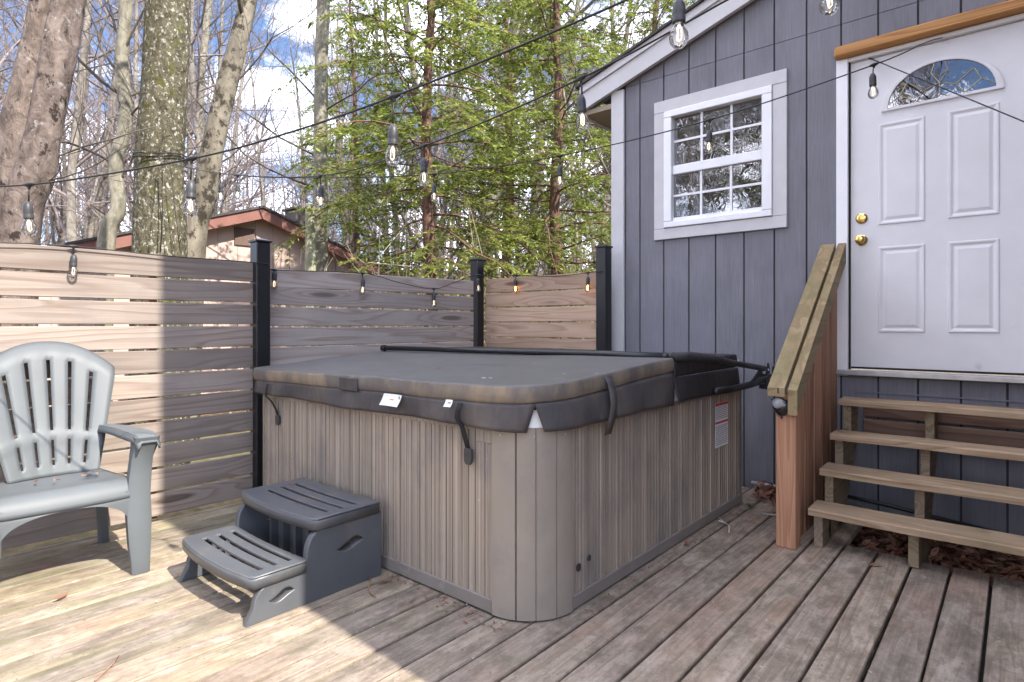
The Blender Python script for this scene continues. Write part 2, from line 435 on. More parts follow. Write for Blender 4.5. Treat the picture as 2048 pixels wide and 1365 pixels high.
bark('bark_twig', (0.10, 0.08, 0.077), (0.29, 0.245, 0.23), None, scale=3, kind='obj')
bark('bark_twig_dark', (0.05, 0.042, 0.035), (0.15, 0.125, 0.10), None, scale=3, kind='obj')
bark('bark_brush', (0.28, 0.22, 0.155), (0.52, 0.44, 0.34), None, scale=3, kind='obj')
leafy('hemlock_needles', [(0.2, (0.06, 0.09, 0.02)), (0.5, (0.19, 0.245, 0.045)), (0.8, (0.38, 0.41, 0.11))], 0.5)
leafy('shrub_leaves', [(0.2, (0.05, 0.09, 0.02)), (0.8, (0.14, 0.2, 0.05))], 0.35)
leafy('dead_leaves', [(0.15, (0.07, 0.032, 0.022)), (0.42, (0.20, 0.088, 0.058)), (0.66, (0.33, 0.165, 0.105)), (0.92, (0.46, 0.31, 0.22))], 0.15, 0.7)
leafy('red_leaf', [(0.2, (0.16, 0.035, 0.02)), (0.8, (0.30, 0.07, 0.035))], 0.1, 0.6)
leafy('moss_green', [(0.2, (0.06, 0.1, 0.02)), (0.8, (0.15, 0.2, 0.06))], 0.2)
glassy('bulb_glass', (0.95, 0.93, 0.90), 0.16, 0.0, 2.0)
emit('filament_warm', (1.0, 0.80, 0.55), 0.9)
emit('filament_lit', (1.0, 0.36, 0.06), 9.0)
MATS['lead_came'] = plain('lead_came', (0.48, 0.42, 0.26), 0.4, 0.1, 20, metallic=0.6)

# ------------------------------------------------------------------ mesh builder
class MB:
    def __init__(s): s.v = []; s.f = []; s.n = 0
    def add(s, verts, faces):
        verts = np.asarray(verts, float).reshape(-1, 3)
        k = s.n
        s.v.append(verts); s.n += len(verts)
        s.f.extend([tuple(i + k for i in f) for f in faces])
        return s
    def box(s, x0, x1, y0, y1, z0, z1, b=0.0):
        return s.obox(((x0 + x1) / 2, (y0 + y1) / 2, (z0 + z1) / 2), ((1, 0, 0), (0, 1, 0), (0, 0, 1)),
                      (abs(x1 - x0) / 2, abs(y1 - y0) / 2, abs(z1 - z0) / 2), b)
    def obox(s, c, ax, h, b=0.0):
        ax = np.array(ax, float); c = np.array(c, float); h = np.array(h, float)
        if b <= 0 or b >= min(h):
            P = [c + sx * h[0] * ax[0] + sy * h[1] * ax[1] + sz * h[2] * ax[2] for sx in (-1, 1) for sy in (-1, 1) for sz in (-1, 1)]
            return s.add(P, [(0, 1, 3, 2), (4, 6, 7, 5), (0, 4, 5, 1), (2, 3, 7, 6), (0, 2, 6, 4), (1, 5, 7, 3)])
        # chamfered box: three verts per corner
        P = []; idx = {}
        for sx in (-1, 1):
            for sy in (-1, 1):
                for sz in (-1, 1):
                    for a in range(3):
                        q = h - b; q[a] = h[a]
                        idx[(sx, sy, sz, a)] = len(P)
                        P.append(c + sx * q[0] * ax[0] + sy * q[1] * ax[1] + sz * q[2] * ax[2])
        F = []
        S4 = [(-1, -1), (1, -1), (1, 1), (-1, 1)]
        for a in range(3):
            o = [i for i in range(3) if i != a]
            for sg in (-1, 1):
                q = []
                for (p, r) in S4:
                    k = [0, 0, 0]; k[a] = sg; k[o[0]] = p; k[o[1]] = r
                    q.append(idx[(*k, a)])
                flip = (sg < 0) ^ (a == 1)
                F.append(tuple(q[::-1] if flip else q))
        for a in range(3):           # edges along axis a
            o = [i for i in range(3) if i != a]
            for p in (-1, 1):
                for r in (-1, 1):
                    k0 = [0, 0, 0]; k0[a] = -1; k0[o[0]] = p; k0[o[1]] = r
                    k1 = list(k0); k1[a] = 1
                    F.append((idx[(*k0, o[0])], idx[(*k1, o[0])], idx[(*k1, o[1])], idx[(*k0, o[1])]))
        for sx in (-1, 1):
            for sy in (-1, 1):
                for sz in (-1, 1):
                    F.append(tuple(idx[(sx, sy, sz, a)] for a in range(3)))
        return s.add(P, F)
    def tube(s, pts, rad, n=8, caps=True, squash=None):
        pts = np.asarray(pts, float)
        m = len(pts)
        rad = np.full(m, rad) if np.isscalar(rad) else np.asarray(rad, float)
        t = np.gradient(pts, axis=0); t /= np.linalg.norm(t, axis=1)[:, None] + 1e-12
        ref = np.array([0, 0, 1.0]) if abs(t[0][2]) < 0.9 else np.array([1.0, 0, 0])
        u = np.cross(t[0], ref); u /= np.linalg.norm(u)
        U = []
        for i in range(m):
            u = u - t[i] * (u @ t[i]); u /= np.linalg.norm(u) + 1e-12; U.append(u)
        U = np.array(U); V = np.cross(t, U)
        a = np.arange(n) * 2 * np.pi / n
        ring = pts[:, None] + rad[:, None, None] * (np.cos(a)[None, :, None] * U[:, None] + np.sin(a)[None, :, None] * V[:, None])
        F = [(i * n + j, i * n + (j + 1) % n, (i + 1) * n + (j + 1) % n, (i + 1) * n + j) for i in range(m - 1) for j in range(n)]
        if caps: F += [tuple(range(n))[::-1], tuple((m - 1) * n + j for j in range(n))]
        return s.add(ring.reshape(-1, 3), F)
    def lathe(s, prof, c, n=16, axis='z'):
        """prof: list of (radius, height)"""
        a = np.arange(n) * 2 * np.pi / n
        P = []
        for r, h in prof:
            for q in a:
                p = (r * math.cos(q), r * math.sin(q), h)
                if axis == 'y': p = (p[0], -p[2], p[1])
                if axis == 'x': p = (p[2], p[0], p[1])
                P.append(np.add(c, p))
        m = len(prof)
        F = [(i * n + j, i * n + (j + 1) % n, (i + 1) * n + (j + 1) % n, (i + 1) * n + j) for i in range(m - 1) for j in range(n)]
        F += [tuple(range(n))[::-1], tuple((m - 1) * n + j for j in range(n))]
        return s.add(P, F)
    def grid(s, fn, nu, nv, skip=None, close_u=False):
        P = [fn(i / nu, j / nv) for j in range(nv + 1) for i in range(nu + (0 if close_u else 1))]
        w = nu + (0 if close_u else 1)
        F = []
        for j in range(nv):
            for i in range(nu):
                if skip and skip(i, j): continue
                i2 = (i + 1) % w if close_u else i + 1
                F.append((j * w + i, j * w + i2, (j + 1) * w + i2, (j + 1) * w + i))
        return s.add(P, F)
    def prism(s, poly, axis, lo, hi):
        """extrude a 2-D polygon; axis x: poly is (y,z); axis y: (x,z); axis z: (x,y)"""
        def p3(p, t): return {'x': (t, p[0], p[1]), 'y': (p[0], t, p[1]), 'z': (p[0], p[1], t)}[axis]
        n = len(poly)
        P = [p3(p, lo) for p in poly] + [p3(p, hi) for p in poly]
        F = [tuple(range(n))[::-1], tuple(range(n, 2 * n))] + [(i, (i + 1) % n, n + (i + 1) % n, n + i) for i in range(n)]
        return s.add(P, F)
    def mesh(s, name, mat, smooth=False, off=(0, 0, 0), fix=True):
        me = bpy.data.meshes.new(name)
        V = np.concatenate(s.v) - np.asarray(off)
        me.from_pydata(V.tolist(), [], s.f)
        if mat: me.materials.append(MATS[mat] if isinstance(mat, str) else mat)
        if fix:
            import bmesh
            bm = bmesh.new(); bm.from_mesh(me); bmesh.ops.recalc_face_normals(bm, faces=bm.faces); bm.to_mesh(me); bm.free()
        if smooth:
            me.shade_smooth()
            if smooth is not True: me.set_sharp_from_angle(angle=R(smooth))
        me.update()
        return me
    def build(s, name, mat, parent=None, smooth=False, fix=True):
        off = world_loc(parent)
        o = bpy.data.objects.new(name, s.mesh(name, mat, smooth, off, fix)); COL.objects.link(o)
        o.parent = parent
        return o

def world_loc(o):
    p = np.zeros(3)
    while o is not None: p += np.array(o.location); o = o.parent
    return p
def link_mesh(name, me, parent=None, loc=(0, 0, 0), rot=(0, 0, 0)):
    o = bpy.data.objects.new(name, me); COL.objects.link(o); o.parent = parent; o.location = loc; o.rotation_euler = rot
    return o
def thing(name, label, cat, loc=(0, 0, 0), rotz=0, group=None):
    o = bpy.data.objects.new(name, None); COL.objects.link(o)
    o.empty_display_size = 0.1; o.location = loc; o.rotation_euler = (0, 0, rotz)
    return tag(o, label, cat, group)
def tag(o, label=None, cat=None, group=None, kind=None):
    if label: o['label'] = label
    if cat: o['category'] = cat
    if group: o['group'] = group
    if kind: o['kind'] = kind
    return o
def copy_tree(root, loc, rotz=0, scale=None, label=None):
    r = root.copy(); COL.objects.link(r); r.location = loc; r.rotation_euler = (0, 0, rotz)
    if scale: r.scale = scale
    if label: r['label'] = label
    for ch in root.children:
        c = ch.copy(); COL.objects.link(c); c.parent = r
        for g in ch.children:
            d = g.copy(); COL.objects.link(d); d.parent = c
    return r
def arr_mesh(name, V, F, mat, smooth=False):
    """fast mesh from arrays; F is (n,3) or (n,4)"""
    me = bpy.data.meshes.new(name)
    V = np.asarray(V, np.float32); F = np.asarray(F, np.int32); k = F.shape[1]
    me.vertices.add(len(V)); me.vertices.foreach_set('co', V.ravel())
    me.loops.add(F.size); me.loops.foreach_set('vertex_index', F.ravel())
    me.polygons.add(len(F)); me.polygons.foreach_set('loop_start', np.arange(0, F.size, k, dtype=np.int32))
    me.polygons.foreach_set('loop_total', np.full(len(F), k, np.int32))
    me.update(calc_edges=True)
    if mat: me.materials.append(MATS[mat])
    if smooth: me.shade_smooth()
    return me
def plate(outlines, thick, bevel=0.0, res=1):
    """flat plate with holes from 2-D outlines (first one outer), centred on z=0; returns (verts, faces)"""
    cu = bpy.data.curves.new('plate', 'CURVE'); cu.dimensions = '2D'; cu.fill_mode = 'BOTH'
    cu.extrude = thick / 2 - bevel; cu.bevel_depth = bevel; cu.bevel_resolution = res; cu.offset = -bevel
    for o in outlines:
        sp = cu.splines.new('POLY'); sp.points.add(len(o) - 1); sp.use_cyclic_u = True
        for p, q in zip(sp.points, o): p.co = (q[0], q[1], 0, 1)
    ob = bpy.data.objects.new('plate', cu); COL.objects.link(ob)
    dg = bpy.context.evaluated_depsgraph_get(); dg.update()
    me = bpy.data.meshes.new_from_object(ob.evaluated_get(dg))
    V = np.empty(len(me.vertices) * 3); me.vertices.foreach_get('co', V)
    F = [tuple(p.vertices) for p in me.polygons]
    bpy.data.objects.remove(ob); bpy.data.curves.remove(cu); bpy.data.meshes.remove(me)
    return V.reshape(-1, 3), F
def weld(o, d=0.0005):
    import bmesh
    bm = bmesh.new(); bm.from_mesh(o.data); bmesh.ops.remove_doubles(bm, verts=bm.verts, dist=d); bmesh.ops.recalc_face_normals(bm, faces=bm.faces); bm.to_mesh(o.data); bm.free()

# ------------------------------------------------------------------ ground
def hgt(x, y):
    d = math.hypot(x + 4, y - 3)
    s = max(0.0, min(1.0, (d - 14) / 75)); s = s * s * (3 - 2 * s)
    return -0.26 + s * 9.5 + 0.25 * math.sin(x * 0.21 + 1) * math.sin(y * 0.17) * min(1, max(0, (d - 9) / 12))
g = MB()
def spread(t): t = 2 * t - 1; return math.copysign(abs(t) ** 2.2, t) * 420
g.grid(lambda a, b: (spread(a) - 3, spread(b) + 3, hgt(spread(a) - 3, spread(b) + 3)), 110, 110)
tag(g.build('ground', 'ground', smooth=True), kind='structure')

# ------------------------------------------------------------------ deck: one object per board
deck = MB().box(-3.78, 0.95, -2.9, 3.36, -0.26, -0.036).build('deck', 'dark_gap')
tag(deck, kind='structure')
seam0, pitch = -0.087, 0.145
for k in range(-5, 26):
    x1 = seam0 - pitch * k; x0 = x1 - pitch
    if x0 < -3.76: x0 = -3.755
    if x1 - x0 < 0.03: continue
    gap = 0.0054 if x1 > -2.2 else 0.0052
    yend = 3.405 + random.uniform(-0.012, 0.012) if x0 > -0.76 else 4.17
    dz = random.uniform(-0.0015, 0.0015)
    b = MB()
    # eased top edges, a little cup across the board, a slow wander along it
    segs = 10; prof = [(-1, -0.034), (-1, -0.006), (-0.955, -0.0012), (-0.5, 0.0004), (0, 0.0008), (0.5, 0.0004), (0.955, -0.0012), (1, -0.006), (1, -0.034)]
    cxm, hw = (x0 + x1) / 2, (x1 - x0) / 2 - gap
    cup = random.uniform(-1.2, 1.6); ph = random.uniform(0, 6)
    ys = np.linspace(-2.85, yend, segs + 1)
    P = []
    for y in ys:
        w = 0.0016 * math.sin(y * 1.3 + ph)
        for (px, pz) in prof:
            P.append((cxm + px * hw + w, y, pz * (cup if -0.9 < px < 0.9 and pz > 0 else 1) + dz))
    n = len(prof)
    F = [(i * n + j, i * n + j + 1, (i + 1) * n + j + 1, (i + 1) * n + j) for i in range(segs) for j in range(n - 1)]
    F += [tuple(range(n)), tuple(segs * n + j for j in range(n))[::-1]]
    b.add(P, F)
    b.build('deck_board', 'deck', deck)

# ------------------------------------------------------------------ slat fence
fence = thing('slat_fence', 'pale wooden privacy fence of horizontal slats between black square posts around the deck', 'fence', (-3.77, 1.0, 0))
pf = 0.1375
def slat_y(y0, y1, zt, xf, zjit=0.0, tilt=0.0):
    w = 0.1375 - random.uniform(0.009, 0.0165)
    b = MB()
    n = 8; ph = random.uniform(0, 6); am = random.uniform(0.0005, 0.002)
    P = []
    for i in range(n + 1):
        y = y0 + (y1 - y0) * i / n; s = am * math.sin(y * 2.1 + ph) + tilt * (i / n - .5)
        for (px, pz) in [(-0.022, 0), (-0.003, 0), (0, -0.003), (0, -w + 0.003), (-0.003, -w), (-0.022, -w)]:
            P.append((xf + px + am * math.cos(y * 1.4 + ph), y, zt + pz + s))
    F = [(i * 6 + j, i * 6 + (j + 1) % 6, (i + 1) * 6 + (j + 1) % 6, (i + 1) * 6 + j) for i in range(n) for j in range(6)]
    F += [tuple(range(6)), tuple(n * 6 + j for j in range(6))[::-1]]
    return b.add(P, F)
for k in range(11):
    slat_y(-2.6, 1.824, 1.525 - pf * k, -3.76, 0, random.uniform(-.003, .003)).build('fence_slat', 'fence_wood', fence)
    slat_y(1.90, 3.905, 1.512 - pf * 0.985 * k + random.uniform(-.002, .002), -3.80, 0, 0.03 if k == 0 else random.uniform(-.002, .004)).build('fence_slat', 'fence_wood_shade_lift', fence)
for k in range(11):
    zt = 1.545 - pf * 0.985 * k
    b = MB(); w = pf - random.uniform(0.010, 0.015)
    s = [0.0, 0.006, 0.004, 0.010][k % 4] if k == 0 else 0.0
    b.box(-3.775, -2.56, 4.045, 4.067, zt - w, zt, 0.003)
    b.build('fence_slat', 'fence_wood_cross', fence)
def fpost(x, y, ztop, h=0.046):
    p = MB().box(x - h, x + h, y - h, y + h, -0.3, ztop - 0.02, 0.004).build('post', 'black_metal', fence)
    c = MB(); e = h + 0.008
    c.box(x - e, x + e, y - e, y + e, ztop - 0.02, ztop - 0.005, 0.003)
    c.add([(x - e + .004, y - e + .004, ztop - .005), (x + e - .004, y - e + .004, ztop - .005), (x + e - .004, y + e - .004, ztop - .005), (x - e + .004, y + e - .004, ztop - .005), (x, y, ztop + .012)],
          [(0, 1, 4), (1, 2, 4), (2, 3, 4), (3, 0, 4)])
    c.build('post_cap', 'black_metal', p)
fpost(-3.752, 1.868, 1.675); fpost(-3.835, 3.99, 1.74); fpost(-2.515, 4.075, 1.755); fpost(-3.80, -0.62, 1.69)
# cleats behind the slats that darken some of the gaps
for (y, h) in ((0.55, .03), (1.25, .02), (-1.6, .03)):
    MB().box(-3.83, -3.785, y - h, y + h, 0.0, 1.5).build('cleat', 'baluster_wood', fence)

# ------------------------------------------------------------------ house
WY = 4.23                                                          # face of the gable wall
house = thing('house', 'dark grey board sided house with white window and pale door up wooden steps', 'house', (-1.0, WY, 0))
g0 = ony(1280, 650, WY)[0]
gro = [g0 + 0.2032 * k for k in range(-1, 16)]
gro = [-2.41] + [x for x in gro if x > -2.40]
WIN = (-2.06, -1.268, 1.862, 2.752)                                # rough opening of the window
DOOR = (-0.83, 0.19, 0.80, 2.80)
def rake_z(x): return 2.938 + (x + 2.731) * 0.3165                  # underside line of the rake board
SEAM_Z = 3.035
for k in range(len(gro) - 1):
    a, b = gro[k] + 0.0055, gro[k + 1] - 0.0055
    for (z0, zt) in ((-0.25, SEAM_Z - 0.002), (SEAM_Z + 0.002, None)):
        m = MB()
        for hole in (None,):
            cells = [(a, b, z0, zt)]
            for (h0, h1, hz0, hz1) in (WIN, DOOR):
                out = []
                for (p, q, u, w) in cells:
                    top = w if w is not None else 9
                    if q <= h0 or p >= h1 or top <= hz0 or u >= hz1: out.append((p, q, u, w)); continue
                    if p < h0: out.append((p, h0, u, w))
                    if q > h1: out.append((h1, q, u, w))
                    mp, mq = max(p, h0), min(q, h1)
                    if u < hz0: out.append((mp, mq, u, hz0))
                    if top > hz1: out.append((mp, mq, hz1, w))
                cells = out
        for (p, q, u, w) in cells:
            if w is None or w > rake_z(p) + 0.04:
                za, zb = rake_z(p) + 0.06, rake_z(q) + 0.06
                if w is not None: za, zb = min(za, w), min(zb, w)
                if min(za, zb) <= u: continue
                m = MB(); m.prism([(p, u), (q, u), (q, zb), (p, za)], 'y', WY, WY + 0.012)
            else: m = MB(); m.box(p, q, WY, WY + 0.012, u, w)
            m.build('siding_board', 'grey_siding', house)
# sheathing behind the grooves, side wall, floor of the room behind
sh = MB()
for (x0, x1, z0, z1) in ((-2.44, WIN[0], -0.3, 3.0), (WIN[1], DOOR[0], -0.3, 3.3), (DOOR[1], 0.94, -0.3, 4.0), (WIN[0], WIN[1], -0.3, WIN[2]),
                         (WIN[0], WIN[1], WIN[3], 3.1), (DOOR[0], DOOR[1], -0.3, DOOR[2]), (DOOR[0], DOOR[1], DOOR[3], 3.6), (WIN[1], 0.94, 3.3, 3.38)):
    sh.box(x0, x1, WY + 0.012, WY + 0.09, z0, z1)
sh.build('wall_sheathing', 'siding_groove', house)
MB().box(-2.47, -2.44, WY + 0.02, WY + 8.0, -0.3, 2.93).build('side_wall', 'grey_siding', house)
# lower skirting seam below the door sill
MB().box(-0.80, 0.9, WY - 0.006, WY - 0.001, 0.70, 0.708).build('seam_strip', 'grey_siding', house)
MB().box(-2.528, -2.412, WY - 0.022, WY + 0.004, -0.05, 3.02, 0.003).build('corner_trim', 'grey_trim_paint', house)
MB().box(-2.53, -2.504, WY + 0.006, WY + 0.11, -0.05, 2.92, 0.003).build('corner_trim', 'grey_trim_paint', house)
# rake board in two steps, roof edge
x0, x1 = -2.79, 1.6
sl = 0.3165
def slant(xa, xb, zoff0, zoff1, y0, y1, mat, name):
    return MB().prism([(xa, rake_z(xa) + zoff0), (xb, rake_z(xb) + zoff0), (xb, rake_z(xb) + zoff1), (xa, rake_z(xa) + zoff1)], 'y', y0, y1).build(name, mat, house)
slant(-2.79, x1, 0.0, 0.14, WY - 0.062, WY - 0.026, 'grey_trim_paint', 'rake_board')
slant(-2.80, x1, 0.142, 0.20, WY - 0.078, WY - 0.03, 'grey_trim_paint', 'drip_board')
slant(-2.83, x1, 0.202, 0.222, WY - 0.10, WY + 8.0, 'roof_shingle', 'roof')
slant(-2.78, -2.53, 0.0, 0.012, WY - 0.024, WY + 0.02, 'grey_siding', 'gable_return')
MB().box(-2.82, -2.785, WY - 0.02, WY + 8.0, 2.88, 3.02, 0.002).build('eave_fascia', 'grey_trim_paint', house)
MB().prism([(-2.784, 2.89), (-2.53, 2.89), (-2.53, 2.93), (-2.784, 2.93)], 'y', WY - 0.02, WY + 8.0).build('soffit', 'soffit_paint', house)
# window
win = MB()
a, b, c, d = -2.145, -1.175, 1.776, 2.84
win.box(a, b, WY - 0.022, WY - 0.001, 2.752, d, 0.002); win.box(a, b, WY - 0.022, WY - 0.001, c, 1.858, 0.002)
win.box(a, -2.062, WY - 0.021, WY - 0.001, 1.860, 2.750, 0.002); win.box(-1.266, b, WY - 0.021, WY - 0.001, 1.860, 2.750, 0.002)
win = win.build('window', 'grey_trim_paint', house)
fr = MB()
fx0, fx1, fz0, fz1 = -2.060, -1.268, 1.862, 2.750
for (p, q, u, w) in ((fx0, fx1, 2.700, fz1), (fx0, fx1, fz0, 1.905), (fx0, -1.998, 1.907, 2.698), (-1.335, fx1, 1.907, 2.698)):
    fr.box(p, q, WY - 0.034, WY + 0.045, u, w, 0.004)
fr.build('frame', 'white_vinyl', win)
MB().box(-1.996, -1.337, WY - 0.012, WY + 0.03, 2.262, 2.330, 0.004).build('meeting_rail', 'white_vinyl', win)
MB().box(-1.996, -1.337, WY - 0.006, WY + 0.03, 1.9072, 1.935, 0.003).build('bottom_rail', 'white_vinyl', win)
PX = [-1.996, -1.778, -1.557, -1.337]
for (z0, z1, yy) in ((2.332, 2.698, 0.016), (1.937, 2.260, 0.006)):
    zm = (z0 + z1) / 2 + 0.003
    for i in range(3):
        for (u, w) in ((z0, zm), (zm, z1)):
            MB().box(PX[i], PX[i + 1], WY + yy + 0.006, WY + yy + 0.012, u, w).build('pane', 'pane', win)
    for x in PX[1:3]: MB().box(x - 0.008, x + 0.008, WY + yy - 0.004, WY + yy + 0.005, z0, z1).build('muntin', 'white_vinyl', win)
    MB().box(PX[0], PX[3], WY + yy - 0.003, WY + yy + 0.0045, zm - 0.008, zm + 0.008).build('muntin', 'white_vinyl', win)
# door
DX0, DX1, DZ0, DZ1 = -0.803, 0.125, 0.845, 2.772
DYF = WY + 0.012
MB().box(-0.878, -0.812, WY - 0.026, WY + 0.06, 0.80, 2.80, 0.003).build('door_jamb', 'white_vinyl', house)
MB().box(0.135, 0.20, WY - 0.026, WY + 0.06, 0.80, 2.80, 0.003).build('door_jamb', 'white_vinyl', house)
MB().box(-0.812, 0.135, WY - 0.02, WY + 0.06, 2.777, 2.80, 0.002).build('door_head', 'white_vinyl', house)
MB().box(-0.811, -0.8045, WY - 0.004, WY + 0.03, 0.84, 2.776).build('weatherstrip', 'dark_gap', house)
door = MB().box(DX0, DX1, DYF, DYF + 0.04, DZ0, DZ1, 0.002).build('door', 'door_paint', house)
st = MB(); st.box(-0.88, 0.2, WY - 0.055, WY + 0.06, 0.806, 0.838, 0.004); st.build('door_sill', 'sill_metal', house)
MB().box(-0.80, 0.125, DYF - 0.006, DYF - 0.001, 0.846, 0.858).build('door_sweep', 'dark_gap', house)
def raised(x0, x1, z0, z1):
    m = MB(); w = 0.020
    def ringq(o0, y0_, o1, y1_):
        A = [(x0 + o0, DYF + y0_, z0 + o0), (x1 - o0, DYF + y0_, z0 + o0), (x1 - o0, DYF + y0_, z1 - o0), (x0 + o0, DYF + y0_, z1 - o0)]
        B = [(x0 + o1, DYF + y1_, z0 + o1), (x1 - o1, DYF + y1_, z0 + o1), (x1 - o1, DYF + y1_, z1 - o1), (x0 + o1, DYF + y1_, z1 - o1)]
        m.add(A + B, [(i, (i + 1) % 4, 4 + (i + 1) % 4, 4 + i) for i in range(4)])
    ringq(0, 0.0005, 0.004, -0.007); ringq(0.004, -0.007, 0.012, -0.007); ringq(0.012, -0.007, 0.024, -0.001); ringq(0.024, -0.001, 0.030, -0.001); ringq(0.030, -0.001, 0.046, -0.006)
    m.add([(x0 + .046, DYF - .006, z0 + .046), (x1 - .046, DYF - .006, z0 + .046), (x1 - .046, DYF - .006, z1 - .046), (x0 + .046, DYF - .006, z1 - .046)], [(0, 1, 2, 3)])
    m.build('raised_panel', 'door_paint', door)
for (p, q) in ((-0.652, -0.415), (-0.305, -0.075)):
    raised(p, q, 1.735, 2.355); raised(p, q, 1.075, 1.60)
# fanlight: half ellipse with rim, bars and glass
fcx, fz, rx, rz = -0.345, 2.425, 0.290, 0.245
def arc(rx_, rz_, n=28, z=fz): return [(fcx + rx_ * math.cos(t), z + rz_ * math.sin(t)) for t in np.linspace(0, math.pi, n)]
ou, inn = arc(rx, rz), arc(rx - 0.034, rz - 0.034, z=fz + 0.018)
V, F = plate([ou, inn], 0.014, 0.003)
rim = MB().add([(p[0], DYF - 0.006 - p[2], p[1]) for p in V], F).build('fanlight', 'door_paint', door, smooth=40)
gl = MB(); P = inn; gl.add([(p[0], DYF - 0.0035, p[1]) for p in P], [tuple(range(len(P)))])
gl.build('glass', 'pane', rim)
cm = MB(); zb = fz + 0.018
def came(pts):
    cm.tube([(fcx + p[0] * (rx - .034), DYF - 0.006, zb + p[1] * (rz - .034)) for p in pts], 0.0028, 5)
for pts in ([(-.45, 0), (-.30, .28), (-.62, .62)], [(-.30, .28), (0, .42), (.30, .28)], [(.30, .28), (.62, .62)], [(.30, .28), (.45, 0)], [(0, .42), (-.16, .72), (-.1, .97)], [(0, .42), (.16, .72), (.1, .97)],
            [(-.16, .72), (0, .6), (.16, .72)], [(-.15, 0), (0, .16), (.15, 0)], [(0, .16), (0, .42)], [(-.62, .62), (-.75, .3), (-.98, .1)], [(.62, .62), (.75, .3), (.98, .1)], [(-.75, .3), (-.45, 0)], [(.75, .3), (.45, 0)]): came(pts)
cm.build('lead_came', 'lead_came', rim)
def knob(z, prof, name):
    MB().lathe(prof, (-0.742, DYF, z), 20, 'y').build(name, 'brass', door, smooth=40)
knob(1.787, [(0.033, 0), (0.033, 0.006), (0.028, 0.011), (0.016, 0.013), (0.015, 0.018), (0.002, 0.019)], 'deadbolt')
knob(1.650, [(0.034, 0), (0.033, 0.005), (0.026, 0.010), (0.012, 0.016), (0.012, 0.036), (0.022, 0.044), (0.028, 0.056), (0.027, 0.066), (0.018, 0.073), (0.003, 0.075)], 'door_knob')
# stained board over the door
hb = MB()
hb.box(-0.882, 0.45, WY - 0.075, WY - 0.003, 2.802, 2.872, 0.012)
hb.build('header_board', 'stained_header_wood', house, smooth=30)
# wing of the house beside the deck (outside the frame; its corner throws the edge of shade across deck and fence)
wg = MB(); wg.box(0.70, 6.0, 1.200, WY + 0.35, -0.3, 5.85); wg.build('wing_wall', 'grey_siding', house)

# ------------------------------------------------------------------ stairs
stairs = thing('porch_stairs', 'open wooden stairs of four worn treads climbing to the pale door', 'stairs', (-0.3, 3.4, 0))
TR = [(3.222, 3.417, 0.200), (3.447, 3.646, 0.357), (3.681, 3.856, 0.513), (3.892, 4.06, 0.685)]
TX0, TX1 = -0.80, 0.62
for (y0, y1, z) in TR:
    m = MB(); n = 14; ph = random.uniform(0, 6); P = []
    prof = [(0, -0.034), (0, -0.006), (0.006, 0), (y1 - y0 - .006, 0), (y1 - y0, -0.006), (y1 - y0, -0.034)]
    for i in range(n + 1):
        x = TX0 + (TX1 - TX0) * i / n; wv = 0.0018 * math.sin(x * 9 + ph)
        for (py, pz) in prof: P.append((x, y0 + py + (wv if py < .01 else 0) , z + pz + 0.6 * wv))
    F = [(i * 6 + j, i * 6 + (j + 1) % 6, (i + 1) * 6 + (j + 1) % 6, (i + 1) * 6 + j) for i in range(n) for j in range(6)]
    F += [tuple(range(6)), tuple(n * 6 + j for j in range(6))[::-1]]
    m.add(P, F).build('tread', 'tread_wood', stairs)
def stringer(x0, x1):
    poly = [(3.395, -0.24), (3.372, -0.24)]
    poly = []
    ins = [0.055, 0.055, 0.055, 0.055]
    pts = []
    for (y0, y1, z), i in zip(TR, ins):
        pts += [(y0 + i, None), (y0 + i, z - 0.036)]
    top = []
    zprev = -0.24
    for (y0, y1, z), i in zip(TR, ins):
        top.append((y0 + i, zprev)); top.append((y0 + i, z - 0.0345)); zprev = z - 0.0345
    top.append((4.15, zprev)); top.append((4.15, zprev - 0.20))
    top.append((3.50, -0.24))
    # start of the foot on the deck edge
    top[0] = (TR[0][0] + ins[0], 0.003)
    top.append((3.42, 0.003))
    return MB().prism(top, 'x', x0, x1).build('stringer', 'stringer_wood', stairs)
stringer(-0.785, -0.745); stringer(-0.385, -0.345); stringer(0.55, 0.59)
for (x, w) in ((-0.765, .02), (-0.365, .02)):
    MB().box(x - w, x + w, 3.415, 3.45, -0.25, 0.16).build('stringer_foot', 'stringer_wood', stairs)
MB().box(-0.72, 0.7, 4.165, 4.20, 0.56, 0.675, 0.003).build('ledger_board', 'ledger_wood', stairs)
MB().box(-0.72, 0.7, 4.16, 4.195, 0.415, 0.545, 0.003).build('ledger_board', 'ledger_wood', stairs)

rail = thing('stair_railing', 'weathered wooden stair railing with reddish post and close vertical balusters', 'railing', (-0.88, 3.2, 0))
MB().box(-0.932, -0.838, 3.15, 3.24, 0.0, 0.775, 0.004).build('post', 'cedar_post_wood', rail)
ya, yb = 3.105, 4.19
sr = 0.835 / 1.08
def railz(y): return 0.80 + (y - 3.12) * sr
cap = MB(); cs = 1 / math.hypot(1, sr)
dirv = np.array([0, cs, sr * cs]); nrm = np.array([0, -sr * cs, cs])
def beam(xc, hw, ytop0, ytop1, th, off):
    c0 = np.array([xc, ytop0, railz(ytop0) + off]); c1 = np.array([xc, ytop1, railz(ytop1) + off])
    mid = (c0 + c1) / 2 - nrm * th / 2
    return MB().obox(mid, [(1, 0, 0), dirv, nrm], (hw, np.linalg.norm(c1 - c0) / 2, th / 2), 0.004)
def beam_plumb(x0, x1, ytop0, ytop1, depth, off, name, mat):
    m = MB(); P = []
    return m.prism([(ytop0, railz(ytop0) + off), (ytop1, railz(ytop1) + off), (ytop1, railz(ytop1) + off - depth), (ytop0, railz(ytop0) + off - depth)], 'x', x0, x1).build(name, mat, rail)
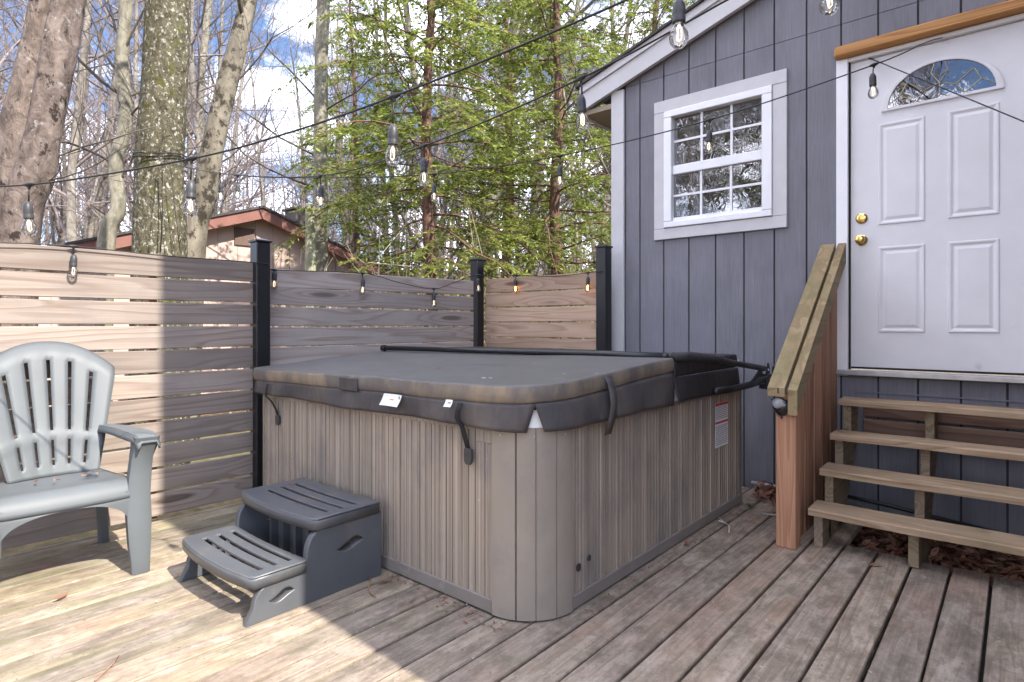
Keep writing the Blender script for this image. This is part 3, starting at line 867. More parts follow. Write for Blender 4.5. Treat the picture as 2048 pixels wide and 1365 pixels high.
beam_plumb(-0.957, -0.876, 3.10, 4.17, 0.042, 0.022, 'cap_rail', 'rail_wood')
beam_plumb(-0.866, -0.822, 3.118, 4.205, 0.125, 0.0, 'side_rail', 'rail_wood')
# crack at the end of the cap rail
MB().box(-0.9085, -0.9035, 3.0975, 3.1005, 0.78, 0.808).build('split', 'dark_gap', rail)
y = 3.262; i = 0
while y < 4.17:
    w = random.uniform(0.082, 0.09)
    zt = railz(y) - 0.06; zt2 = railz(min(y + w, 4.2)) - 0.06
    zb_ = 0.003 if y < 3.38 else -0.2
    MB().prism([(y, zb_), (y + w, zb_), (y + w, zt2), (y, zt)], 'x', -0.8905 - 0.002 * (i % 2), -0.868 - 0.002 * (i % 2)).build('baluster', 'baluster_wood', rail)
    y += w + random.uniform(0.004, 0.011); i += 1
orn = thing('post_ornament', 'glossy black dome ornament with a grey marbled top on the front of the stair post', 'ornament', (-0.902, 3.149, 0.712))
m = MB(); P = []; n = 22
rings = 8
for j in range(rings + 1):
    t = j / rings * math.pi / 2
    for k in range(n):
        q = 2 * math.pi * k / n
        rr = 0.047 * math.cos(t)
        px, pz = rr * math.cos(q) * (1.0), rr * math.sin(q)
        if pz < 0: px *= 1 - 0.35 * (pz / -0.047) ** 1.5; pz *= 1.12
        else: pz *= 0.82
        P.append((-0.902 + px, 3.1495 - 0.034 * math.sin(t), 0.712 + pz))
F = [(j * n + k, j * n + (k + 1) % n, (j + 1) * n + (k + 1) % n, (j + 1) * n + k) for j in range(rings) for k in range(n)] + [tuple(range(n))]
m.add(P, F).build('dome', 'ornament_black', orn, smooth=True)
m = MB()
m.lathe([(0.03, 0), (0.026, 0.006), (0.012, 0.010), (0.002, 0.011)], (-0.912, 3.1225, 0.728), 14, 'y')
m.build('marbled_patch', 'ornament_grey', orn, smooth=True)
m = MB()
for sx in (-1, 1): m.tube([(-0.902 + sx * 0.036, 3.147, 0.734), (-0.902 + sx * 0.050, 3.142, 0.747)], [0.007, 0.003], 8)
m.tube([(-0.902, 3.146, 0.667), (-0.902, 3.142, 0.649)], [0.01, 0.004], 8)
m.build('lug', 'ornament_black', orn, smooth=True)

# ------------------------------------------------------------------ hot tub
TXL, TXR, TYF, TYB = -3.42, -1.325, 1.690, 3.775
CZ = 0.732                                                        # top of the cabinet
tub = thing('hot_tub', 'square hot tub with a brown ribbed cabinet standing on the deck', 'hot tub', ((TXL + TXR) / 2, (TYF + TYB) / 2, 0))
def ribs(L):
    """cross-section of a ribbed panel: list of (distance along, depth)"""
    out = [(0, 0)]; s = 0.0
    pat = [(.030, 0), (.0015, -.012), (.0035, -.012), (.0015, 0), (.024, 0), (.002, .002), (.007, .002), (.002, 0), (.010, .0), (.0015, .0075), (.004, .0075), (.0015, 0), (.006, 0), (.002, .003), (.005, .003), (.002, 0), (.020, 0), (.0015, -.008), (.0025, -.008), (.0015, 0)]
    while True:
        for (d, z) in pat:
            s += d
            if s >= L - 0.004: out.append((L, 0)); return out
            out.append((s, z))
def ribbed(p0, p1, nrm_, z0, z1, name):
    p0 = np.array(p0, float); p1 = np.array(p1, float); L = np.linalg.norm(p1 - p0); d = (p1 - p0) / L; nn = np.array(nrm_, float)
    pr = ribs(L); P = []
    for (s_, h) in pr:
        q = p0 + d * s_ + nn * h
        P += [(q[0], q[1], z0), (q[0], q[1], z1)]
    F = [(2 * i, 2 * i + 2, 2 * i + 3, 2 * i + 1) for i in range(len(pr) - 1)]
    return MB().add(P, F).build(name, 'tub_cabinet', tub)
BT = 0.062
XA, XB = TXL + 0.075, TXR - 0.215
ribbed((XA, TYF), (XB, TYF), (0, -1), BT, CZ - 0.025, 'cabinet_panel')
ribbed((TXR, TYF + 0.215), (TXR, TYB - 0.05), (1, 0), BT, CZ - 0.012, 'cabinet_panel')
ribbed((TXL, TYB), (TXL, TYF + 0.1), (-1, 0), BT, CZ, 'cabinet_panel')
ribbed((TXR, TYB), (TXL, TYB), (0, 1), BT, CZ, 'cabinet_panel')
MB().box(XA, XB, TYF - 0.008, TYF + 0.03, 0.008, BT, 0.003).build('base_trim', 'tub_trim', tub)
MB().box(TXR - 0.03, TXR + 0.008, TYF + 0.217, TYB, 0.008, BT, 0.003).build('base_trim', 'tub_trim', tub)
MB().box(XA, XB - 0.09, TYF - 0.006, TYF + 0.02, CZ - 0.028, CZ - 0.002, 0.002).build('top_trim', 'tub_cabinet', tub)
MB().box(XB - 0.088, XB - 0.002, TYF - 0.006, TYF + 0.02, CZ - 0.07, CZ - 0.002, 0.002).build('top_trim', 'tub_cabinet', tub)
MB().box(TXR - 0.02, TXR + 0.006, TYF + 0.217, TYB - 0.052, CZ - 0.02, CZ - 0.002, 0.002).build('top_trim', 'tub_trim', tub)
def corner(cx, cy, r, a0, a1, name, grooves):
    m = MB(); P = []
    ts = []
    n = 30
    for i in range(n + 1): ts.append((i / n, 0.0))
    for gq in grooves: ts += [(gq - .012, 0.0), (gq - .004, -.005), (gq + .004, -.005), (gq + .012, 0.0)]
    ts.sort()
    for (t, h) in ts:
        a_ = a0 + (a1 - a0) * t
        P += [(cx + (r + h) * math.cos(a_), cy + (r + h) * math.sin(a_), 0.008), (cx + (r + h) * math.cos(a_), cy + (r + h) * math.sin(a_), CZ)]
    P = [(cx + (r - .03) * math.cos(a0), cy + (r - .03) * math.sin(a0), 0.008), (cx + (r - .03) * math.cos(a0), cy + (r - .03) * math.sin(a0), CZ)] + P
    P += [(cx + (r - .03) * math.cos(a1), cy + (r - .03) * math.sin(a1), 0.008), (cx + (r - .03) * math.cos(a1), cy + (r - .03) * math.sin(a1), CZ)]
    k = len(P) // 2
    m.add(P, [(2 * i, 2 * i + 2, 2 * i + 3, 2 * i + 1) for i in range(k - 1)])
    return m.build(name, 'tub_corner', tub, smooth=25)
corner(TXR - 0.212, TYF + 0.212, 0.222, R(-90), R(0), 'corner_panel', [0.30, 0.52, 0.76])
corner(TXL + 0.085, TYF + 0.085, 0.089, R(180), R(270), 'corner_panel', [0.97])
MB().box(TXR - 0.05, TXR + 0.004, TYB - 0.05, TYB + 0.004, 0.008, CZ, 0.006).build('corner_panel', 'tub_trim', tub)
# screws and small round plugs
sc_ = MB()
for q in (0.12, 0.5, 0.88):
    a_ = R(-90 + 90 * q); sc_.lathe([(0.0045, 0), (0.0045, 0.003), (0.001, 0.004)], (TXR - 0.212 + 0.222 * math.cos(a_), TYF + 0.212 + 0.222 * math.sin(a_), CZ - 0.03), 8, 'y')
sc_.build('screw', 'sill_metal', tub)
for (yy, zz, rr) in ((1.955, 0.16, 0.016), (2.03, 0.175, 0.013)):
    MB().lathe([(rr, 0), (rr, 0.004), (rr * .6, 0.006), (rr * .55, 0.002), (0.001, 0.002)], (TXR + 0.001, yy, zz), 16, 'x').build('drain_plug', 'buckle_plastic', tub)
sr_ = MB()
def rr_outline(x0, x1, y0, y1, r, n=10, rr=None):
    pts = []
    rr = rr or (r, r, r, r)
    for (cx, cy, a0, q) in ((x1, y0, -90, rr[1]), (x1, y1, 0, rr[2]), (x0, y1, 90, rr[3]), (x0, y0, 180, rr[0])):
        cx_ = cx - q if cx == x1 else cx + q; cy_ = cy + q if cy == y0 else cy - q
        for i in range(n + 1):
            a_ = R(a0 + 90 * i / n); pts.append((cx_ + q * math.cos(a_), cy_ + q * math.sin(a_)))
    return pts
sr_.prism(rr_outline(TXL + .004, TXR + .006, TYF - .006, TYB - .004, .215), 'z', CZ + 0.001, 0.80)
sr_.build('shell_rim', 'tub_shell_acrylic', tub, smooth=30)
# notice on the long side: white sticker with red bars and lines of small print
stk = MB().box(TXR + 0.0075, TXR + 0.0085, 3.335, 3.53, 0.412, 0.668).build('notice_sticker', 'label_white', tub)
m = MB(); m.box(TXR + 0.0087, TXR + 0.0092, 3.336, 3.529, 0.650, 0.667); m.box(TXR + 0.0087, TXR + 0.0092, 3.336, 3.529, 0.548, 0.560)
m.build('red_bar', 'label_red', stk)
m = MB()
for zc in np.concatenate([np.arange(0.575, 0.64, 0.0105), np.arange(0.425, 0.54, 0.0105)]):
    yy = 3.345
    while yy < 3.515:
        w = random.uniform(.008, .03); w = min(w, 3.52 - yy)
        m.box(TXR + 0.0087, TXR + 0.0091, yy, yy + w, zc, zc + 0.0045); yy += w + 0.005
m.build('small_print', 'label_ink', stk)

# ------------------------------------------------------------------ cover
cover = thing('hot_tub_cover', 'faded dark vinyl folding cover with hanging skirt lying on the hot tub', 'cover', ((TXL + TXR) / 2, 2.2, 0.8))
HY = 2.755
def topz(x, y):
    f = (y - 1.66) / (HY - 1.66)
    s = 0.866 + 0.078 * f + 0.028 * (x + 3.45) / 2.15 * (1 - 0.5 * f)
    sag = -0.012 * math.sin(math.pi * max(0, min(1, (x + 3.45) / 2.15))) * math.sin(math.pi * max(0, min(1, f)))
    return s + sag + 0.0025 * math.sin(x * 7 + y * 3) * math.sin(y * 6 - x * 2)
def cover_half(x0, x1, y0, y1, rr, zf, th, name, mat):
    out = rr_outline(x0, x1, y0, y1, 0, 8, rr)
    # densify straight runs
    dn = []
    for i, p in enumerate(out):
        q = out[(i + 1) % len(out)]
        L = math.hypot(q[0] - p[0], q[1] - p[1]); k = max(1, int(L / 0.06))
        for j in range(k): dn.append((p[0] + (q[0] - p[0]) * j / k, p[1] + (q[1] - p[1]) * j / k))
    cx, cy = (x0 + x1) / 2, (y0 + y1) / 2
    n = len(dn); P = []
    hx, hy = (x1 - x0) / 2, (y1 - y0) / 2
    def ringpts(inset, fz):
        for (x, y) in dn:
            sx = (hx - inset) / hx; sy = (hy - inset) / hy
            a_, b_ = cx + (x - cx) * sx, cy + (y - cy) * sy
            P.append((a_, b_, fz(a_, b_)))
    sd = lambda d: (lambda a_, b_: zf(a_, b_) - d)
    spec = [(0.014, sd(th)), (0.004, sd(th - .004)), (0.0, sd(th - .014)), (-0.004, sd(th * .5)), (-0.001, sd(.009)), (0.0, sd(.004)), (0.004, sd(0.0008)), (0.012, zf), (0.03, zf)]
    for s_ in (0.08, 0.2, 0.35, 0.5, 0.7, 0.9): spec.append((s_ * min(hx, hy), zf))
    for (ins, fz) in spec: ringpts(ins, fz)
    k = len(spec)
    F = [(i * n + j, i * n + (j + 1) % n, (i + 1) * n + (j + 1) % n, (i + 1) * n + j) for i in range(k - 1) for j in range(n)]
    F.append(tuple((k - 1) * n + j for j in range(n)))
    F.append(tuple(range(n))[::-1])
    return MB().add(P, F), dn
near, outline = cover_half(-3.455, -1.292, 1.655, HY, (.07, .24, .02, .02), topz, 0.072, 'cover_panel', 'cover_top_vinyl')
npan = near.build('cover_panel', 'cover_top_vinyl', cover, smooth=50)
# side band of the near half is sun-faded: second material on the rim faces
npan.data.materials.append(MATS['cover_edge_vinyl'])
for p in npan.data.polygons:
    if abs(p.normal.z) < 0.75 and p.center[2] + 0.8 < 1.0: p.material_index = 1
def topz2(x, y): return 0.944 - 0.006 * (y - HY) + 0.003 * math.sin(x * 5 + y * 4)
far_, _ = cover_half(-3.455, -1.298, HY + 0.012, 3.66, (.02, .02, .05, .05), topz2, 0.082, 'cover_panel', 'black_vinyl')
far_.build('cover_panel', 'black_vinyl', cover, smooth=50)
# skirt flaps: hanging strips that flare a little and wave
def skirt(path, topoff, h, flare, name, mat, wavef, seed, taper0=0.0, taper1=0.0, zf=topz, zbot=None, amp=0.016):
    rs = np.random.default_rng(seed)
    pts = np.array(path); seg = np.r_[0, np.cumsum(np.hypot(*np.diff(pts, axis=0).T))]
    L = seg[-1]; nu = max(20, int(L / 0.025)); nv = 7
    ph = rs.uniform(0, 6, 4)
    def fn(u, v):
        uu = u * L
        uu = uu + (taper0 * v * (1 - u) - taper1 * v * u)
        i = np.searchsorted(seg, uu, 'right') - 1; i = max(0, min(len(pts) - 2, i)); t = (uu - seg[i]) / (seg[i + 1] - seg[i])
        p = pts[i] + (pts[i + 1] - pts[i]) * t
        d = pts[min(i + 2, len(pts) - 1)] - pts[max(i - 1, 0)]; d = d / np.hypot(*d); nn = np.array([d[1], -d[0]])
        wv = (0.5 * math.sin(uu * 8 * wavef + ph[0]) + 0.32 * math.sin(uu * 19 * wavef + ph[1] + v * 1.8) + 0.2 * math.sin(uu * 37 * wavef + ph[2] - v))
        o = flare * v + wv * amp * (v ** 0.8) + 0.002 * math.sin(v * 3.1)
        hh = h if zbot is None else zf(p[0], p[1]) - topoff - zbot
        z = zf(p[0], p[1]) - topoff - hh * v - 0.004 * math.sin(uu * 5 + ph[3]) * v
        return (p[0] + nn[0] * o, p[1] + nn[1] * o, z)
    m = MB(); m.grid(fn, nu, nv)
    o = m.build(name, mat, cover, smooth=True)
    md = o.modifiers.new('thick', 'SOLIDIFY'); md.thickness = 0.003; md.offset = 0
    return o
ol = outline
def seg_path(f0, f1):
    """points of the outline walked from the left end of the front edge round the rounded corner and up the right side"""
    pts = [p for p in ol]
    i0 = min(range(len(pts)), key=lambda i: math.hypot(pts[i][0] + 3.385, pts[i][1] - 1.655))
    seq = pts[i0:] + pts[:i0]
    P = [np.array(p) for p in seq]
    out = [];
    for p in P:
        out.append(p)
        if p[1] >= HY - 0.03 and p[0] > -1.4: break
    A = np.array(out); s_ = np.r_[0, np.cumsum(np.hypot(*np.diff(A, axis=0).T))]
    res = [np.array([np.interp(q, s_, A[:, 0]), np.interp(q, s_, A[:, 1])]) for q in np.linspace(f0 * s_[-1], f1 * s_[-1], 90)]
    return res, s_[-1]
_, LT = seg_path(0, 1)
LFRONT = 3.385 - 1.292 - 0.24
smid = (LFRONT + 0.24 * math.pi / 2 * 0.50) / LT
pA, _ = seg_path(0, smid); pB, _ = seg_path(smid, 1)
skirt([(p[0], p[1] + 0.006) for p in pA], 0.070, 0.105, 0.006, 'front_skirt', 'cover_skirt_vinyl', 1.0, 3, 0.0, 0.034, zbot=0.722)
skirt([(p[0] - 0.002, p[1]) for p in pB], 0.070, 0.115, 0.012, 'side_skirt', 'cover_skirt_vinyl', 0.8, 5, 0.036, 0.0, zbot=0.727)
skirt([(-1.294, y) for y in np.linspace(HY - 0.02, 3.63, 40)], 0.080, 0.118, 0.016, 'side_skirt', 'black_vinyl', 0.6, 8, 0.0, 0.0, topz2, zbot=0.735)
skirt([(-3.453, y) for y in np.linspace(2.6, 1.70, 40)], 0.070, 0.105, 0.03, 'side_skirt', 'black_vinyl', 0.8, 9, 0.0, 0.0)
# straps and clips
def strap(pts, w, name, mat, wdir=(1, 0, 0)):
    pts = np.array(pts, float); w_ = np.array(wdir, float) * w / 2
    P = []
    for p in pts: P += [p - w_, p + w_]
    F = [(2 * i, 2 * i + 1, 2 * i + 3, 2 * i + 2) for i in range(len(pts) - 1)]
    o = MB().add(P, F).build(name, mat, cover, smooth=True)
    md = o.modifiers.new('thick', 'SOLIDIFY'); md.thickness = 0.003; md.offset = 0
    return o
def buckle(x, y, z, par, sc=1.0):
    m = MB()
    o1 = [(x + sc * a_, z + sc * b_) for a_, b_ in ((-.017, .022), (.017, .022), (.019, .0), (.017, -.024), (.008, -.034), (-.008, -.034), (-.017, -.024), (-.019, 0))]
    o2 = [(x + sc * a_, z + sc * b_) for a_, b_ in ((-.011, .006), (.011, .006), (.011, -.004), (-.011, -.004))]
    V, F = plate([o1, o2], 0.012, 0.002)
    m.add([(p[0], y - p[2], p[1]) for p in V], F)
    m.box(x - .012 * sc, x + .012 * sc, y - .004, y + .002, z - .006, z + .008)
    m.build('buckle', 'buckle_plastic', par, smooth=40)
s1 = strap([(-3.195, 1.635, 0.790), (-3.200, 1.628, 0.76), (-3.215, 1.634, 0.72), (-3.205, 1.66, 0.69), (-3.175, 1.672, 0.645), (-3.160, 1.676, 0.61)], 0.022, 'strap', 'strap_web')
buckle(-3.157, 1.672, 0.592, s1)
s2 = strap([(-1.655, 1.630, 0.815), (-1.668, 1.626, 0.785), (-1.678, 1.632, 0.752), (-1.672, 1.655, 0.715), (-1.664, 1.668, 0.66), (-1.655, 1.672, 0.625)], 0.026, 'strap', 'strap_web')
buckle(-1.652, 1.669, 0.607, s2, 1.15)
s3 = strap([(-1.292, 2.118, 0.906), (-1.278, 2.125, 0.880), (-1.262, 2.115, 0.845), (-1.252, 2.11, 0.80), (-1.256, 2.10, 0.74), (-1.268, 2.085, 0.675)], 0.050, 'tie_flap', 'cover_skirt_vinyl', (0, 1, 0))
# wedge of black binding at the fold
MB().box(-3.44, -1.287, HY - 0.006, HY + 0.018, 0.862, 0.940).build('hinge_binding', 'black_vinyl', cover)
MB().box(-2.515, -2.365, 1.6455, 1.652, 0.806, 0.868, 0.003).build('repair_patch', 'cover_skirt_vinyl', cover)
# printed tags on the front skirt
def tagplate(cx, cz, w, h, y, rotk, name):
    P = []; nx, nz = 8, 5
    for j in range(nz + 1):
        for i in range(nx + 1):
            u, v = i / nx - .5, j / nz
            P.append((cx + u * w - v * rotk, y - 0.006 - 0.012 * (v ** 2) - 0.006 * abs(u * 2) ** 2, cz - v * h))
    F = [(j * (nx + 1) + i, j * (nx + 1) + i + 1, (j + 1) * (nx + 1) + i + 1, (j + 1) * (nx + 1) + i) for j in range(nz) for i in range(nx)]
    return MB().add(P, F).build(name, 'label_white', cover, smooth=True)
t1 = tagplate(-2.085, 0.816, 0.125, 0.052, 1.648, 0.020, 'warning_tag')
def text_mesh(body, size, name, mat, parent, loc, rot):
    cu = bpy.data.curves.new('txt', 'FONT'); cu.body = body; cu.size = size; cu.align_x = 'CENTER'; cu.extrude = 0.0001
    ob = bpy.data.objects.new('txt', cu); COL.objects.link(ob)
    dg = bpy.context.evaluated_depsgraph_get(); dg.update()
    me = bpy.data.meshes.new_from_object(ob.evaluated_get(dg)); bpy.data.objects.remove(ob); bpy.data.curves.remove(cu)
    me.materials.clear(); me.materials.append(MATS[mat]); me.name = name
    o = link_mesh(name, me, parent, tuple(np.array(loc) - world_loc(parent)), rot)
    return o
text_mesh('WARNING', 0.0135, 'lettering', 'label_ink', t1, (-2.085, 1.6415, 0.799), (R(84), 0, 0))
m = MB(); m.add([(-2.129, 1.6395, 0.799), (-2.117, 1.6395, 0.799), (-2.123, 1.6405, 0.81)], [(0, 1, 2)]); m.build('warning_triangle', 'label_ink', t1)
m = MB(); m.add([(-2.115, 1.6385, 0.789), (-2.06, 1.6385, 0.789), (-2.06, 1.639, 0.793), (-2.115, 1.639, 0.793)], [(0, 1, 2, 3)]); m.build('red_line', 'label_red', t1)
m = MB(); m.box(-2.045, -2.036, 1.636, 1.637, 0.795, 0.810); m.build('symbol', 'label_ink', t1)
t2 = tagplate(-1.722, 0.822, 0.040, 0.028, 1.644, 0.004, 'care_tag')
m = MB(); m.box(-1.738, -1.706, 1.634, 1.6345, 0.806, 0.812); m.build('print_line', 'label_ink', t2)
for (x, y, s_) in ((-1.72, 1.83, .016), (-1.685, 1.835, .012), (-1.46, 2.05, .01), (-1.33, 2.10, .009), (-1.9, 2.4, .008)):
    m = MB(); zz = topz(x, y); n = 9
    m.add([(x + s_ * math.cos(2 * math.pi * k / n) * random.uniform(.5, 1.1), y + .7 * s_ * math.sin(2 * math.pi * k / n), zz + 0.0012) for k in range(n)], [tuple(range(n))])
    m.build('bird_dropping', 'bird_dropping', cover)

# ------------------------------------------------------------------ cover lifter
lift = thing('cover_lifter', 'black tubular cover lifter running along the fold of the hot tub cover', 'cover lifter', (-1.25, 3.8, 0.75))
MB().tube([(-3.40, 2.60, 0.957), (-2.4, 2.67, 0.962), (-1.75, 2.735, 0.964), (-1.33, 2.77, 0.962)], 0.0165, 12).build('bar', 'black_metal', lift, smooth=True)
MB().lathe([(0.022, 0), (0.024, 0.01), (0.022, 0.03), (0.012, 0.036)], (-3.425, 2.598, 0.957), 12, 'x').build('bar_end', 'black_metal', lift, smooth=40)
MB().tube([(-1.36, 2.76, 0.962), (-1.29, 2.80, 0.964), (-1.252, 2.88, 0.960), (-1.238, 3.2, 0.925), (-1.236, 3.55, 0.885), (-1.236, 3.93, 0.842)], 0.0175, 12).build('arm', 'black_metal', lift, smooth=True)
# sleeve of black vinyl over the arm
MB().tube([(-1.30, 2.76, 0.962), (-1.262, 2.86, 0.960), (-1.25, 3.02, 0.946), (-1.242, 3.2, 0.93), (-1.238, 3.3, 0.915)], [0.022, 0.026, 0.025, 0.023, 0.019], 12).build('arm_sleeve', 'black_vinyl', lift, smooth=True)
MB().tube([(-1.275, 3.22, 0.752), (-1.262, 3.45, 0.748), (-1.25, 3.7, 0.752), (-1.24, 3.98, 0.770)], 0.021, 12).build('lower_tube', 'black_metal', lift, smooth=True)
bp = [(3.93, 0.712), (4.10, 0.69), (4.125, 0.70), (4.125, 0.845), (4.105, 0.868), (4.075, 0.868), (4.06, 0.845), (4.06, 0.80), (3.98, 0.80), (3.93, 0.78)]
V, F = plate([bp, [(3.985, .735), (4.04, .735), (4.04, .775), (3.985, .775)]], 0.008, 0.001)
MB().add([(-1.222 + p[2], p[0], p[1]) for p in V], F).build('bracket', 'black_metal', lift, smooth=30)
MB().add([(-1.262 + p[2], p[0], p[1]) for p in V], F).build('bracket', 'black_metal', lift, smooth=30)
MB().prism([(3.70, 0.765), (3.93, 0.80), (3.93, 0.845), (3.90, 0.845)], 'x', -1.25, -1.242).build('gusset', 'black_metal', lift)
m = MB()
for (yy, zz) in ((4.09, .85), (4.09, .81), (4.09, .76), (3.96, .83), (3.42, .915)): m.lathe([(0.008, 0), (0.008, 0.004), (0.004, 0.006)], (-1.217, yy, zz), 8, 'x')
m.build('bolt', 'sill_metal', lift)

# ------------------------------------------------------------------ spa step
step = thing('spa_step', 'two-tier dark grey resin step with slotted treads at the front of the hot tub', 'step', (-2.48, 1.33, 0))
SX0, SX1 = -2.80, -2.165
def wave_hole(cy, cz, L=0.085, h=0.019):
    top = [(cy + L * (t - .5), cz + 0.012 * (t - .5) + h * 1.05 * math.sin(math.pi * t ** 1.7)) for t in np.linspace(0, 1, 14)]
    bot = [(cy + L * (t - .5), cz + 0.012 * (t - .5) - h * 0.75 * math.sin(math.pi * (1 - (1 - t) ** 1.7))) for t in np.linspace(1, 0, 14)][1:-1]
    return top + bot
def side_outline():
    o = [(1.638, 0.0), (1.638, 0.285), (1.335, 0.285)]
    for t in np.linspace(0, 1, 8): o.append((1.335 - 0.065 * math.sin(t * math.pi / 2), 0.285 - 0.09 * (1 - math.cos(t * math.pi / 2))))
    o += [(1.268, 0.16), (1.255, 0.150), (1.245, 0.135), (1.115, 0.135)]
    for t in np.linspace(0, 1, 8): o.append((1.115 - 0.062 * math.sin(t * math.pi / 2), 0.135 - 0.075 * (1 - math.cos(t * math.pi / 2)) ))
    o += [(1.022, 0.0)]
    return o
for xc in (SX0 + 0.016, SX1 - 0.016):
    V, F = plate([side_outline()[::-1], wave_hole(1.475, 0.185, 0.13, 0.024), wave_hole(1.165, 0.073, 0.10, 0.021)], 0.032, 0.006, 2)
    o = MB().add([(xc + p[2], p[0], p[1]) for p in V], F).build('side_panel', 'step_resin', step, smooth=40)
def tread_outline(x0, x1, y0, y1, bow):
    fr_ = [(x0 + (x1 - x0) * t, y0 + bow * (1 - (2 * t - 1) ** 2) * -1 + bow * 0) for t in np.linspace(0.03, .97, 16)]
    return [(x0, y1 - .012), (x0 + .0, y0 + .015)] + fr_ + [(x1, y0 + .015), (x1, y1 - .012), (x1 - .012, y1)] + [(x0 + (x1 - x0) * t, y1 - bow * 0.55 * (1 - (2 * t - 1) ** 2)) for t in np.linspace(.95, .05, 10)] + [(x0 + .012, y1)]
def slot(x0, x1, y, bow, w=0.0095):
    a_ = [(x0 + (x1 - x0) * t, y - w - bow * (1 - (2 * t - 1) ** 2)) for t in np.linspace(0, 1, 10)]
    return a_ + [(x0 + (x1 - x0) * t, y + w - bow * (1 - (2 * t - 1) ** 2)) for t in np.linspace(1, 0, 10)]
def step_tread(y0, y1, zt, slots):
    bow = 0.028
    out = tread_outline(SX0 - 0.006, SX1 + 0.008, y0, y1, bow)
    V, F = plate([out] + [slot(SX0 + .075, SX1 - .045, yy, bow * .3) for yy in slots], 0.014, 0.005, 2)
    o = MB().add([(p[0], p[1], zt - 0.007 + p[2]) for p in V], F).build('tread', 'step_resin', step, smooth=40)
    # deep front lip, side lips
    m = MB()
    lip = 0.048
    ed = [(SX0 - .006, y1 - .012), (SX0 - .006, y0 + .015)] + [(SX0 - .006 + (SX1 - SX0 + .014) * t, y0 - bow * (1 - (2 * t - 1) ** 2)) for t in np.linspace(0.03, .97, 16)] + [(SX1 + .008, y0 + .015), (SX1 + .008, y1 - .012)]
    P = []
    for (x, y) in ed:
        for (k, z) in ((0.0, zt - .006), (-0.002, zt - .02), (0.001, zt - lip)): P.append((x, y + (k if y < y0 + .01 else 0), z))
    n = len(ed)
    m.add(P, [(3 * i + j, 3 * (i + 1) + j, 3 * (i + 1) + j + 1, 3 * i + j + 1) for i in range(n - 1) for j in range(2)])
    q = m.build('tread_lip', 'step_resin', step, smooth=50)
    md = q.modifiers.new('thick', 'SOLIDIFY'); md.thickness = 0.007; md.offset = -1
    return o
step_tread(1.300, 1.632, 0.335, (1.395, 1.465, 1.535))
step_tread(1.040, 1.275, 0.182, (1.105, 1.165, 1.225))
# raised anti-slip pads on the low tread and a back web under the high one
MB().box(SX0 + .03, SX1 - .03, 1.43, 1.445, 0.01, 0.29).build('back_web', 'step_resin', step)
m = MB()
for k in range(5): m.box(SX0 + .09 + k * .11, SX0 + .105 + k * .11, 1.395, 1.43, 0.01, 0.27)
m.build('web_rib', 'step_resin', step)

# ------------------------------------------------------------------ chair
chair = thing('resin_armchair', 'light blue-grey moulded resin armchair with a slotted fan back by the fence', 'chair', (-3.30, 0.69, 0), R(-2.5))
# local axes: +x is the front of the chair, y runs across
def cbuild(m, name, smooth=45, solid=None):
    me = m.mesh(name, 'chair_resin', smooth)
    o = link_mesh(name, me, chair)
    if solid:
        md = o.modifiers.new('thick', 'SOLIDIFY'); md.thickness = solid; md.offset = 0
    return o
ZS = 0.425
# back: fan of six staves joined by bridges; built as a curved sheet with real slots
edges = []   # column borders across u in [-1,1]
ns = 6; sw = 0.06
cols = []
for k in range(ns):
    a_ = -1 + 2 * k / ns; b_ = -1 + 2 * (k + 1) / ns
    a2 = a_ + (sw / 2 if k > 0 else 0); b2 = b_ - (sw / 2 if k < ns - 1 else 0)
    for t in np.linspace(0, 1, 5): cols.append((a2 + (b2 - a2) * t, k))
us = [c_[0] for c_ in cols]
rows = np.array([0, .025, .05, .075, .10, .13, .17, .21, .235, .26, .30, .315, .33, .36, .42, .48, .54, .60, .66, .72, .77, .80, .83, .86, .90, .94, .97, 1.0])
def back_pt(u, v):
    half = 0.172 + 0.104 * v
    top = 0.665 - 0.145 * abs(u) ** 2.2
    s_ = v * top
    y = u * half + 0.032
    ang = 0.30
    x = -0.205 - math.sin(ang) * s_ * 0.92 + 0.035 * u * u
    z = ZS - 0.025 + math.cos(ang) * s_
    bulge = 0.005 * math.exp(-((v - .28) / .05) ** 2)
    x += bulge
    if v > .9: x -= 0.035 * ((v - .9) / .1) ** 1.6
    # staves slightly crowned
    fu = (u + 1) / 2 * ns; fu -= math.floor(min(fu, ns - 1e-6))
    x += 0.0035 * math.sin(math.pi * fu)
    return (x, y, z)
bm_ = MB(); W = len(us)
P = [back_pt(u, v) for v in rows for u in us]
F = []
for j in range(len(rows) - 1):
    vm = (rows[j] + rows[j + 1]) / 2
    for i in range(W - 1):
        if cols[i][1] != cols[i + 1][1]:
            lim = 0.855 - 0.05 * abs(us[i]) ** 2
            if (0.075 < vm < 0.26) or (0.33 < vm < lim): continue
        F.append((j * W + i, j * W + i + 1, (j + 1) * W + i + 1, (j + 1) * W + i))
bm_.add(P, F)
cbuild(bm_, 'backrest', 40, 0.009)
# top edge roll and side flanges of the back
m = MB()
edge = [back_pt(-1, v) for v in rows] + [back_pt(u, 1.0) for u in np.linspace(-1, 1, 31)[1:-1]] + [back_pt(1, v) for v in rows[::-1]]
edge = np.array(edge)
P = []
for p in edge: P += [p, p + np.array([-0.012, 0, -0.002]), p + np.array([-0.028, 0, -0.004])]
n = len(edge)
m.add(P, [(3 * i + j, 3 * i + j + 1, 3 * (i + 1) + j + 1, 3 * (i + 1) + j) for i in range(n - 1) for j in range(2)])
cbuild(m, 'back_rim', 60, 0.006)
